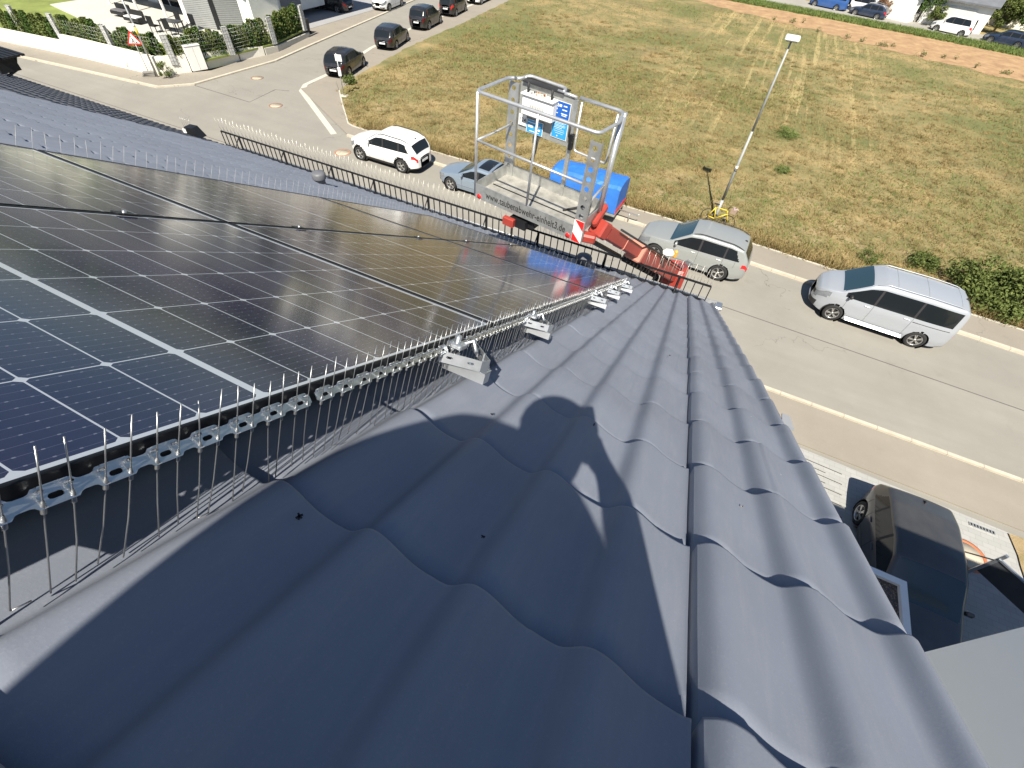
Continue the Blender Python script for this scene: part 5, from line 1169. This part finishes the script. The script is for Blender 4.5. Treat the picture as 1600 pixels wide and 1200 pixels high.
for i, (x, y) in enumerate(hp):
    k = i % 5
    if k not in proto:
        t = thing('hedge_plant', 'green columnar hedge plant in the garden hedge row', 'hedge plant', (x, y, GZ), 0, 'columnar plants of the garden hedge')
        r_ = np.random.default_rng(100 + k); n_ = 900; zz = r_.uniform(.02, 1, n_) ** .9; a_ = r_.uniform(0, 2 * PI, n_); q_ = (.34 * (1 - zz ** 3 * .65)) * r_.uniform(.5, 1.05, n_) * (1 + .2 * np.sin(a_ * 3 + zz * 9)); Hh = r_.uniform(1.15, 1.45)
        leafmesh(np.stack([np.cos(a_) * q_, np.sin(a_) * q_, zz * Hh], 1), .07, LEAF if k % 2 else LEAF2, 'foliage', t); MB().tube([(0, 0, 0), (0, 0, 1.1)], .02, 5).build('stem', BARK, t)
        proto[k] = t; reg(t); o = t
    else:
        o = copy_tree(proto[k]); o.location = (x, y, GZ); o.rotation_euler = (0, 0, random.uniform(0, 6)); s = random.uniform(1.0, 1.28); o.scale = (s, s, s)
    o['label'] = 'green hedge plant %s, %s from the left' % (hlab[i][0], ORD[hlab[i][1]])
# gabion style fence posts
STONE = M('gabion_stone', (.45, .45, .43), .9, var=.45, scale=9, bump=.6)
gp = None
for (x, y, a) in ((-49.2, 21.05, .12), (-45.4, 21.45, .1), (-40.4, 21.8, .08), (-35.85, 22.75, 1.1), (-34.75, 26.6, 1.35), (-34.6, 30.5, 1.5), (-35.6, 34.9, 1.75)):
    if gp is None:
        gp = thing('fence_post', 'stone filled wire fence post standing in the hedge line', 'fence post', (x, y, .55), a, 'gabion posts in the hedge')
        MB().box((0, 0, .85), (.36, .16, 1.7), 0, None, 0, 1, .02).build('stone_fill', STONE, gp)
        cg = MB()
        for i in range(9): cg.box((0, 0, .05 + i * .205), (.385, .185, .012))
        for xx in (-.19, 0, .19):
            for yy in (-.09, .09): cg.box((xx, yy, .86), (.014, .014, 1.74))
        cg.build('wire_cage', ALUB, gp); reg(gp); o = gp
    else: o = copy_tree(gp)
    o.location = (x, y, .55); o.rotation_euler = (0, 0, a)
# double-bar fence wires between the posts
for n_, (a, b) in enumerate((((-45.2, 21.3), (-40.6, 21.65)), ((-40.2, 21.7), (-36.1, 22.3)), ((-35.6, 23.2), (-34.8, 26.4)), ((-34.75, 26.8), (-34.65, 30.3)))):
    fm = MB(); a = Vector(a); b = Vector(b)
    for i in range(6): fm.tube([(a.x, a.y, .95 + i * .22), (b.x, b.y, .95 + i * .22)], .006, 4)
    k = int((b - a).length / .25)
    for i in range(k + 1): p = a + (b - a) * i / k; fm.tube([(p.x, p.y, .9), (p.x, p.y, 2.1)], .003, 4)
    tag(fm.build('mesh_fence', ALU), ['wire mesh fence before the hedge left of the second stone post', 'wire mesh fence behind the red triangular sign', 'wire mesh fence behind the white cabinet', 'wire mesh fence above the low wall slabs'][n_], 'fence')
# white house with grey shutters
wh = thing('house', 'white rendered house with grey shutters behind the garden terrace', 'house', (0, 0, 0))
MB().prism([(-40.2, 30.4), (-38.0, 32.1), (-38.3, 35.2), (-40.5, 36.0), (-40.5, 43), (-60, 43), (-60, 33.0), (-42.6, 33.0), (-42.6, 29.4)], .6, 7.0).build('wall', WHITEW, wh)
MB().add([(-60.5, 28.5, 7.0), (-37.3, 28.5, 7.0), (-37.3, 43.5, 7.0), (-60.5, 43.5, 7.0), (-60.5, 36, 9.6), (-37.3, 36, 9.6)], [(0, 1, 5, 4), (2, 3, 4, 5), (1, 2, 5), (3, 0, 4), (3, 2, 1, 0)]).build('roof', M('roof_grey', (.10, .10, .11), .7), wh)
SHUT = M('grey_shutter', (.30, .31, .31), .6, var=.08, scale=3)
def facebox(a, b, off_, z0, z1, name, mat, par, th=.06):
    a = Vector(a); b = Vector(b); d = (b - a).normalized(); n = Vector((d.y, -d.x)); c = (a + b) / 2 + n * off_
    m_ = MB(); Mx = Matrix(((d.x, n.x, 0, c.x), (d.y, n.y, 0, c.y), (0, 0, 1, (z0 + z1) / 2), (0, 0, 0, 1))); m_.box((0, 0, 0), ((b - a).length, th, z1 - z0), 0, Mx)
    if name == 'shutter':
        for i in range(int((z1 - z0) / .12)): m_.box((0, th / 2 + .002, -(z1 - z0) / 2 + .06 + i * .12), ((b - a).length - .02, .008, .012), 1, Mx)
    return m_.build(name, [mat, BLACKM] if name == 'shutter' else mat, par)
facebox((-42.3, 29.53), (-40.3, 30.34), .03, .7, 3.2, 'shutter', SHUT, wh); facebox((-40.1, 30.48), (-38.7, 31.56), .03, .7, 3.2, 'shutter', M('grey_shutter_shaded', (.20, .21, .21), .6, var=.08), wh)  # second shutter's darker grey paints in the shade on its face
facebox((-40.34, 30.30), (-40.06, 30.50), .05, .65, 3.3, 'corner_post', BLACKM, wh, .1)
facebox((-50.5, 33.0), (-43.2, 33.0), .02, .7, 3.0, 'window', GLASSC, wh, .03); facebox((-58.5, 33.0), (-52, 33.0), .02, .7, 3.0, 'window', GLASSC, wh, .03)
for q in (-47.0, -44.9, -49): facebox((q - .04, 33.0), (q + .04, 33.0), .05, .7, 3.0, 'window_frame', WHITEP, wh, .05)
facebox((-40.5, 37.5), (-40.5, 39.9), .03, .1, 2.3, 'garage_door', M('garage_grey', (.16, .17, .20), .5), wh)
for q in (-46.0, -49.5, -53): MB().box((q, 30.2, 1.9), (.14, .14, 2.6)).build('veranda_post', WHITEP, wh)
MB().box((-49.5, 31.4, 3.25), (8.0, 3.4, .12)).build('veranda_roof', M('veranda_dark', (.06, .06, .065), .5), wh)
# terrace furniture
tt = thing('garden_table', 'dark rattan garden table on the terrace', 'table', (-42.0, 27.7, GZ + .05), .2)
MB().box((0, 0, .73), (1.6, .9, .04)).build('table_top', M('dark_glass_top', (.07, .075, .085), .3), tt)
for sx in (-1, 1):
    for sy in (-1, 1): MB().box((sx * .7, sy * .38, .36), (.06, .06, .72)).build('leg', BLACKM, tt)
gc = None
for i, (x, y, a, lb) in enumerate(((-42.9, 26.9, .2, 'front left'), (-41.5, 27.1, .2, 'front right'), (-42.6, 28.6, 3.3, 'rear left'), (-41.3, 28.8, 3.3, 'rear right'))):
    if gc is None:
        gc = thing('garden_chair', 'x', 'chair', (0, 0, 0), 0, 'chairs round the garden table')
        MB().box((0, 0, .42), (.5, .5, .05)).build('seat', BLACKM, gc); MB().box((0, -.24, .75), (.5, .04, .6)).build('backrest', BLACKM, gc)
        for sx in (-1, 1):
            for sy in (-1, 1): MB().box((sx * .22, sy * .22, .21), (.035, .035, .42)).build('leg', BLACKM, gc)
        reg(gc); o = gc
    else: o = copy_tree(gc)
    o.location = (x, y, GZ + .05); o.rotation_euler = (0, 0, a); o['label'] = 'black garden chair at the %s side of the terrace table' % lb
for i, (x, y, lb) in enumerate(((-46.2, 27.6, 'pale'), (-48.6, 28.2, 'dark'))):
    t = thing('garden_lounge', '%s lounge seat on the terrace near the veranda' % lb, 'lounge seat', (x, y, GZ + .05), .1)
    MB().box((0, 0, .28), (1.5, .75, .22), 0, None, 0, 1, .04).build('seat', BLACKM, t); MB().box((0, .34, .55), (1.5, .14, .5), 0, None, 0, 1, .04).build('backrest', BLACKM, t); MB().box((0, -.05, .43), (1.3, .6, .1), 0, None, 0, 1, .03).build('cushion', [M('cushion_pale', (.62, .62, .6), .9), M('cushion_dark', (.12, .12, .13), .9)][i], t)
t = thing('wheelie_bin', 'black wheelie bin at the end of the hedge by the forecourt', 'bin', (-36.35, 35.75, .08), .3)
MB().box((0, 0, .52), (.55, .62, .92), 0, Matrix.Rotation(PI, 4, 'X') @ Matrix.Translation((0, 0, -1.04)), 0, .82).build('body', BLACKP, t); MB().box((0, 0, 1.02), (.60, .70, .07), 0, None, 0, .9).build('lid', BLACKP, t)
for x in (-.24, .24): MB().lathe([(0, .03), (.1, .03), (.1, -.03), (0, -.03)], 12, 0, Matrix.Translation((x, .3, .1)) @ Matrix.Rotation(rad(90), 4, 'Y')).build('wheel', RUBBER, t)
wallrun([(-37.3, 35.4), (-36.4, 35.3)], [1.5, 1.5], 'garden_wall', 'short white wall end beside the black bin', 'wall', WHITEW, .3)
# ---------------------------------------------------------------- neighbour's building, flat roof annex, gate at the driveway
an = thing('flat_roof_annex', 'low flat roofed annex with gravel and white parapet beside the house', 'annex', (0, 0, 0))
x0, x1, y0, y1, zt_ = .95, 6.66, 1.0, 5.88, 2.62
MB().prism([(x0, y0), (x1 - .05, y0), (x1 - .05, y1 - .05), (x0, y1 - .05)], 0, zt_ - .12).build('wall', ends, an)
pr = MB(); wd = .13
for c, d in ((((x0 + x1) / 2, y1 - wd / 2), (x1 - x0, wd)), (((x0 + x1) / 2, y0 + wd / 2), (x1 - x0, wd)), ((x1 - wd / 2, (y0 + y1) / 2), (wd, y1 - y0 - 2 * wd - .004))): pr.box((c[0], c[1], zt_ - .10), (d[0], d[1], .26))
pr.build('parapet', M('parapet_white', (.80, .82, .86), .5, var=.03), an)
gm, gn = newmat('dark_gravel', (.2, .17, .14), .95); vo = gn.n('TexVoronoi'); gn.l(gn.pos(), vo.inputs['Vector']); vo.inputs['Scale'].default_value = 26
gn.color(gn.mix(gn.ramp(vo.outputs['Distance'], [(.1, 1.), (.5, 0.)]), (.10, .08, .075), gn.ramp(gn.noise(gn.pos(), 18, 3), [(.35, (.16, .12, .10)), (.65, (.42, .34, .30))]))); gn.bump(vo.outputs['Distance'], 1., .03)
MB().box(((x0 + x1) / 2 - wd / 2, (y0 + y1) / 2, zt_ - .10), (x1 - x0 - wd, y1 - y0 - 2 * wd, .10)).build('gravel', gm, an)
nw = thing('side_building', 'tall pale rendered building wall at the lower right corner', 'building', (3.95, 2.42, 0), 0)
PALE = M('pale_blue_grey_render', (.78, .83, .90), .85, var=.03, scale=.5)
MB().prism([(0, 0), (0, -12), (12, -12), (12, 0)], 0, 8.75).build('wall', PALE, nw)
MB().box((6, -6, 8.80), (12.2, 12.2, .10)).build('flat_roof', ZINC, nw)
MB().box((-.012, -.66, 6.15), (.03, .10, .10), 0, None, 0, 1, .01).build('wall_outlet', M('outlet_grey', (.30, .30, .31), .6), nw)
MB().box((-.03, .0, 4.3), (.06, .05, 8.5)).build('corner_trim', ZINC, nw) if False else None
t = thing('plant_pot', 'round terracotta pot behind the dark hatchback bonnet', 'pot', (8.55, 5.35, .06)); MB().lathe([(.16, 0), (.26, .36), (.30, .36), (.30, .42), (.24, .42), (.22, .3), (0, .3)], 24).build('pot', M('terracotta', (.42, .17, .09), .8), t)
t = thing('garden_gate', 'dark metal gate panel and post beside the driveway', 'gate', (9.75, 8.35, .06), rad(-38))
MB().box((.55, 0, .95), (1.3, .04, .62)).build('panel', M('gate_anthracite', (.06, .065, .075), .5), t); MB().box((-.12, 0, .75), (.07, .07, 1.5)).build('post', ALUB, t); MB().box((.55, -.03, 1.31), (1.36, .05, .045)).build('top_rail', ALUB, t); MB().tube([(-.12, 0, 1.2), (-1.0, -.75, 1.0)], .018, 6).build('stay', BLACKM, t)
# ---------------------------------------------------------------- behind the back lane
def farhouse(x, y, rz, w_, d_, h, rh, label, wall, roof, garage=False):
    t = thing('house', label, 'house', (x, y, 0), rz)
    MB().add([(-w_ / 2, -d_ / 2, 0), (w_ / 2, -d_ / 2, 0), (w_ / 2, d_ / 2, 0), (-w_ / 2, d_ / 2, 0), (-w_ / 2, -d_ / 2, h), (w_ / 2, -d_ / 2, h), (w_ / 2, d_ / 2, h), (-w_ / 2, d_ / 2, h), (-w_ / 2, 0, h + rh - .1), (w_ / 2, 0, h + rh - .1)],
             [(0, 1, 5, 4), (2, 3, 7, 6), (1, 2, 6, 9, 5), (3, 0, 4, 8, 7)]).build('wall', wall, t)
    o = .5; k = rh / (d_ / 2); r = MB(); ez = h - o * k
    r.add([(-w_ / 2 - .4, -d_ / 2 - o, ez), (w_ / 2 + .4, -d_ / 2 - o, ez), (w_ / 2 + .4, 0, h + rh), (-w_ / 2 - .4, 0, h + rh), (w_ / 2 + .4, d_ / 2 + o, ez), (-w_ / 2 - .4, d_ / 2 + o, ez)], [(0, 1, 2, 3), (3, 2, 4, 5)])
    r.v += [(a, b, c + .16) for a, b, c in r.v[:6]]; r.f += [(6, 7, 8, 9), (9, 8, 10, 11), (0, 1, 7, 6), (4, 5, 11, 10), (1, 2, 8, 7), (2, 4, 10, 8), (3, 0, 6, 9), (5, 3, 9, 11)]; r.mi = [0] * len(r.f); r.sm = [False] * len(r.f)
    ro = r.build('roof', roof, t); MB().box((w_ * .2, .3, h + rh + .2), (.6, .6, 1.2)).build('chimney', M('chimney_brick', (.30, .14, .10), .9), ro)
    if garage: MB().box((0, -d_ / 2 - .02, 1.15), (w_ * .55, .06, 2.2)).build('garage_door', M('garage_white', (.62, .62, .60), .6), t)
    else:
        for q in (-.3, 0, .3):
            for zz in ((1.5, 4.2) if h > 4 else (1.5,)): f = MB().box((q * w_, -d_ / 2 - .02, zz), (1.3, .06, 1.3)).build('window', WHITEP, t); MB().box((q * w_, -d_ / 2 - .055, zz), (1.1, .02, 1.1)).build('pane', GLASSC, f)
    return t
RG = M('slate_roof', (.13, .14, .16), .7, var=.15, scale=1.5); RR = M('red_tile_roof', (.36, .14, .09), .8, var=.2, scale=1.5)
farhouse(20.0, 92.2, rad(-14), 7.0, 6, 2.9, 1.6, 'white garage building with grey roof behind the white van', WHITEW, RG, True)
farhouse(13.3, 93.6, rad(62), 8, 7, 3.2, 3.2, 'small house with steep dark grey roof between the trees', WHITEW, RG)
farhouse(30, 101, rad(-10), 13, 9, 5, 3.5, 'large house with red tiled roof at the upper right corner', CREAMW, RR)
farhouse(-4, 108, rad(5), 12, 9, 5, 3.5, 'house with red roof above the blue van', WHITEW, RR)
farhouse(-30, 112, rad(8), 12, 9, 5.5, 3.5, 'white house with slate roof beyond the meadow', WHITEW, RG)
farhouse(-58, 74, rad(30), 13, 10, 5.5, 4, 'white house with dark roof up the side street', WHITEW, RG)
farhouse(-80, 40, rad(70), 13, 10, 5.5, 4, 'white house far to the left of the garden', WHITEW, RG)
farhouse(-70, 31, rad(62), 16, 10, 6, 3.5, 'added long white house, out of view left of the garden lawn', WHITEW, RG)  # added out of view so the panel glass mirrors a white wall
farhouse(-76, 56, rad(55), 18, 10, 6, 3.5, 'added white house row, out of view behind the left garden', WHITEW, RG)  # another unseen white house, put in for the panel reflections
farhouse(-95, 20, rad(80), 14, 10, 5.5, 4, 'cream house at the far left end of the street', CREAMW, RR)
farhouse(-62, 98, rad(20), 14, 10, 5.5, 4, 'cream house with slate roof behind the side street', CREAMW, RG)
farhouse(50, 108, rad(-15), 14, 10, 5.5, 4, 'white house with slate roof beyond the right hand trees', WHITEW, RG)
i = 0
kinds = ['dense dark green tree', 'olive green loose tree', 'reddish leaved small tree']
for (x, y, R_, H_, m_, lb) in ((-3, 95, 2.6, 6, 0, 'dense dark tree left of the blue van'), (1.5, 95.5, 2.4, 5, 0, 'dark tree directly behind the blue van'), (6.2, 96.2, 2.6, 6, 0, 'dark tree behind the small white van'), (9.6, 93.6, 1.7, 3.6, 1, 'olive tree left of the dark blue car'), (11.2, 89.6, 1.2, 2.2, 2, 'reddish bush shaped tree by the steep roofed house'), (14.5, 91.4, 1.8, 4.8, 0, 'dark tree in front of the steep roofed house'), (16.6, 90.4, 2.2, 5.2, 0, 'dark tree left of the white garage'), (17.4, 88.6, 1.3, 2.2, 1, 'low bush behind the white high roof van'),
                              (24.4, 90.4, 2.2, 4.2, 1, 'olive tree right of the white garage'), (27.5, 88.6, 2.6, 4.8, 0, 'dark tree behind the dark blue estate car'), (31.0, 87.5, 2.8, 5.5, 1, 'olive tree at the right picture edge'), (25.8, 95.5, 3, 7, 0, 'tall dark tree behind the garage'), (35, 92, 3, 7, 0, 'tall dark tree beyond the right picture edge'), (-9, 100, 3, 7, 1, 'olive tree behind the meadow left of the lane'), (-18, 104, 3.5, 8, 0, 'dark tree far behind the meadow'), (12.5, 98, 3.2, 7.5, 0, 'tall dark tree behind the steep roofed house'), (2, 101, 3.4, 8, 1, 'tall olive tree behind the blue van'), (-50, 60, 3, 7, 0, 'dark tree up the side street'), (-70, 55, 3.4, 8, 1, 'olive tree beyond the white house'), (-84, 28, 3.5, 8, 1, 'olive tree far left behind the wall'), (42, 96, 3.4, 8, 0, 'dark tree far right behind the lane')):
    i += 1; tree(x, y, R_, H_, lb, [LEAF, LEAF2, LEAFR][m_], 3400 if x > -12 and x < 33 else 1800, i)
def farwood(n):
    a = RNG.uniform(-1.3, 1.3, n); r = RNG.uniform(240, 330, n); return np.stack([np.sin(a) * r, np.cos(a) * r, RNG.uniform(0, 1, n) ** 1.4 * 15 * (1 + .3 * np.sin(a * 17))], 1)
tag(leafmesh(farwood(9000), 5.0, LEAF, 'added_distant_wood'), 'unseen distant wood added on the horizon for reflections', 'wood', kind='stuff')  # unseen wood, added for the panels to reflect
HILL = MB(); hv = []; 
for i in range(60):
    a = -1.7 + 3.4 * i / 59
    for j, (r, hh) in enumerate(((500, -1), (800, 26), (1100, 48), (1400, 55))): hv.append((math.sin(a) * r, math.cos(a) * r, hh * (1 + .25 * math.sin(a * 5 + j)) if j else -1))
HILL.add(hv, [(i * 4 + j, (i + 1) * 4 + j, (i + 1) * 4 + j + 1, i * 4 + j + 1) for i in range(59) for j in range(3)], 0, True); struct(HILL, 'added_hills', FARG)  # out of view hills, added as a horizon for reflections
# ---------------------------------------------------------------- the photographer, kneeling behind the camera
_r = Vector((0.97107355, 0.23878057, 0)); _u = Vector((-0.18840037, 0.7661872, 0.61437975))
def SPt(a, b, t): return CAM + _r * a + _u * b - SUN * t
def person():
    root_nodes = {}
    N = []; Ed = []; Rr = []
    def nd(a, b, t, r, par=None, r2=None):
        N.append(SPt(a, b, t)); Rr.append((r, r2 or r)); i = len(N) - 1
        if par is not None: Ed.append((par, i))
        return i
    hip = nd(-.10, -.68, .74, .17); w1 = nd(-.09, -.50, .68, .20, hip, .14); ch = nd(-.10, -.345, .60, .225, w1, .14); up_ = nd(-.10, -.20, .52, .145, ch, .11)
    lap = nd(.04, -.50, .58, .16, w1, .13)
    nk = nd(-.03, -.125, .42, .062, up_); h0 = nd(.005, -.105, .34, .075, nk, .08); h1 = nd(.025, -.075, .26, .094, h0, .10); h2 = nd(.035, -.045, .20, .070, h1, .075)
    ls = nd(-.21, -.118, .50, .078, up_); l2 = nd(-.325, -.185, .52, .080, ls); le = nd(-.345, -.38, .54, .068, l2); lw = nd(-.34, -.56, .42, .038, le); lh = nd(-.33, -.63, .38, .042, lw, .022)
    rs = nd(.055, -.215, .46, .082, up_); re = nd(.202, -.375, .32, .054, rs); rw = nd(.168, -.135, .10, .034, re); rh = nd(.135, -.085, .065, .036, rw, .020)
    for k, (fa, fb) in enumerate(((.02, .0), (.005, .012), (-.012, .020), (-.03, .024))):
        f1 = nd(.115 + fa * .8, -.045 + fb, .055, .0105, rh); f2 = nd(.085 + fa, -.02 + fb * .6, .036, .0092, f1); nd(.062 + fa, -.03 + fb * .4, .030, .008, f2)
    t1 = nd(.11, -.10, .045, .012, rh); nd(.075, -.085, .034, .010, t1)
    for k in range(4):
        f1 = nd(-.30 - .022 * k, -.655 + .006 * k, .34, .0105, lh); nd(-.29 - .022 * k, -.672 + .006 * k, .31, .0085, f1)
    t2 = nd(-.285, -.63, .35, .012, lh); nd(-.265, -.64, .32, .010, t2)
    for sx, a0 in ((-1, -.28), (1, .06)):
        th = nd(a0 * .8 - .02, -.66, .66, .095, hip); kn = nd(a0, -.66, .30, .072, th); an = nd(a0 + .01, -.86, .66, .045, kn); ft = nd(a0 + .015, -.93, .80, .042, an, .035)
    me = bpy.data.meshes.new('person'); me.from_pydata([tuple(p) for p in N], Ed, [])
    o = bpy.data.objects.new('person', me); COL.objects.link(o)
    sk = o.modifiers.new('skin', 'SKIN'); sk.use_smooth_shade = True; o.modifiers.new('sub', 'SUBSURF').levels = 2
    for i, v in enumerate(me.skin_vertices[0].data): v.radius = Rr[i]; v.use_root = (i == 0)
    bpy.context.view_layer.update()
    m2 = bpy.data.meshes.new_from_object(o.evaluated_get(bpy.context.evaluated_depsgraph_get())); bpy.data.objects.remove(o)
    o = bpy.data.objects.new('person', m2); COL.objects.link(o)
    m2.materials.clear()
    for m in (M('work_jacket', (.045, .06, .09), .9, bump=.3), M('skin', (.50, .31, .23), .55), M('work_trousers', (.09, .09, .10), .9, bump=.3)): m2.materials.append(m)
    H = SPt(.03, -.06, .24); hands = (SPt(.11, -.07, .05), SPt(-.31, -.65, .34)); mats = []
    for p in m2.polygons:
        c = p.center; d = c - CAM; b = d.dot(_u)
        k = 0
        if (c - H).length < .15 and d.dot(-SUN) < .36: k = 1
        if min((c - q).length for q in hands) < .095: k = 1
        if b < -.60 and k == 0: k = 2
        mats.append(k)
    m2.polygons.foreach_set('material_index', mats)
    tag(o, 'person in dark work clothes kneeling on the tiles and holding up a phone', 'person')
    hc = MB(); F = (SUN * .75 - Vector((0, 0, .0))).normalized()
    Mx = Matrix.Translation(SPt(.028, -.062, .275)) @ Matrix(((_r.x, _u.x, -SUN.x, 0), (_r.y, _u.y, -SUN.y, 0), (_r.z, _u.z, -SUN.z, 0), (0, 0, 0, 1)))
    vs = []; fs = []; nu, nv = 20, 12
    for i in range(nv + 1):
        for j in range(nu):
            th = math.pi * .5 * i / nv * 1.1; ph = 2 * math.pi * j / nu
            vs.append((.098 * math.sin(th) * math.cos(ph), .025 + .085 * math.sin(th) * math.sin(ph), .105 * math.cos(th) + .01))
    for i in range(nv):
        for j in range(nu): fs.append((i * nu + j, i * nu + (j + 1) % nu, (i + 1) * nu + (j + 1) % nu, (i + 1) * nu + j))
    hc.add(vs, fs, 0, True, Mx); hr = hc.build('hair', M('dark_hair', (.035, .025, .018), .8, bump=.6)); hr.parent = o
    ph = MB(); Mc = camo.matrix_world @ Matrix.Translation((.052, -.026, .0105)); ph.box((0, 0, 0), (.152, .074, .008), 0, Mc, 0, 1, .003)
    s_ = ph.build('smartphone', BLACKP); tag(s_, 'black smartphone held up in the right hand of the photographer', 'phone')
    sc_ = MB().box((0, 0, .0048), (.146, .068, .0006), 0, Mc).build('screen', GLASSC); sc_.parent = s_
person()



ORD = 'first second third fourth fifth sixth seventh eighth ninth tenth eleventh twelfth thirteenth fourteenth fifteenth sixteenth seventeenth eighteenth nineteenth twentieth'.split()
def number(group, text, key):
    L = [o for o in bpy.data.objects if o.parent is None and o.get('group') == group]
    bpy.context.view_layer.update(); L.sort(key=key)
    for i, o in enumerate(L): o['label'] = text % ORD[i]
nr = lambda o: (o.matrix_world.translation - CAM).length
lf = lambda o: o.matrix_world.translation.x
number('spike strips on the right edge of the panels', 'long wire bird spike strip on the right panel edge, %s from the camera', nr)
number('spike strips on the left edge of the panels', 'thin bird spike strip on the far left panel edge, %s from the camera', nr)
number('spike strips on the lower edge of the panels', 'bird spike strip on the eave side panel edge, %s from the left', lf)
number('spike strips on the snow guard', 'pale bird spike strip standing on the snow guard rail, %s from the left', lf)
number('weed tufts on the dirt band', 'small dark weed tuft on the bare dirt band, %s from the left', lf)
number('clamps between the panel columns', 'small silver clamp in the long gap between panel columns, %s from the camera', nr)
number('rails under the panels', 'aluminium mounting rail crossing under the panels, %s from the camera', nr)
number('gabion posts in the hedge', 'stone filled wire fence post in the hedge, %s from the left', lambda o: o.matrix_world.translation.x + .3 * o.matrix_world.translation.y)
number('crumbs on the tiles', 'tiny dark crumb lying on the tiles, %s from the camera', nr)
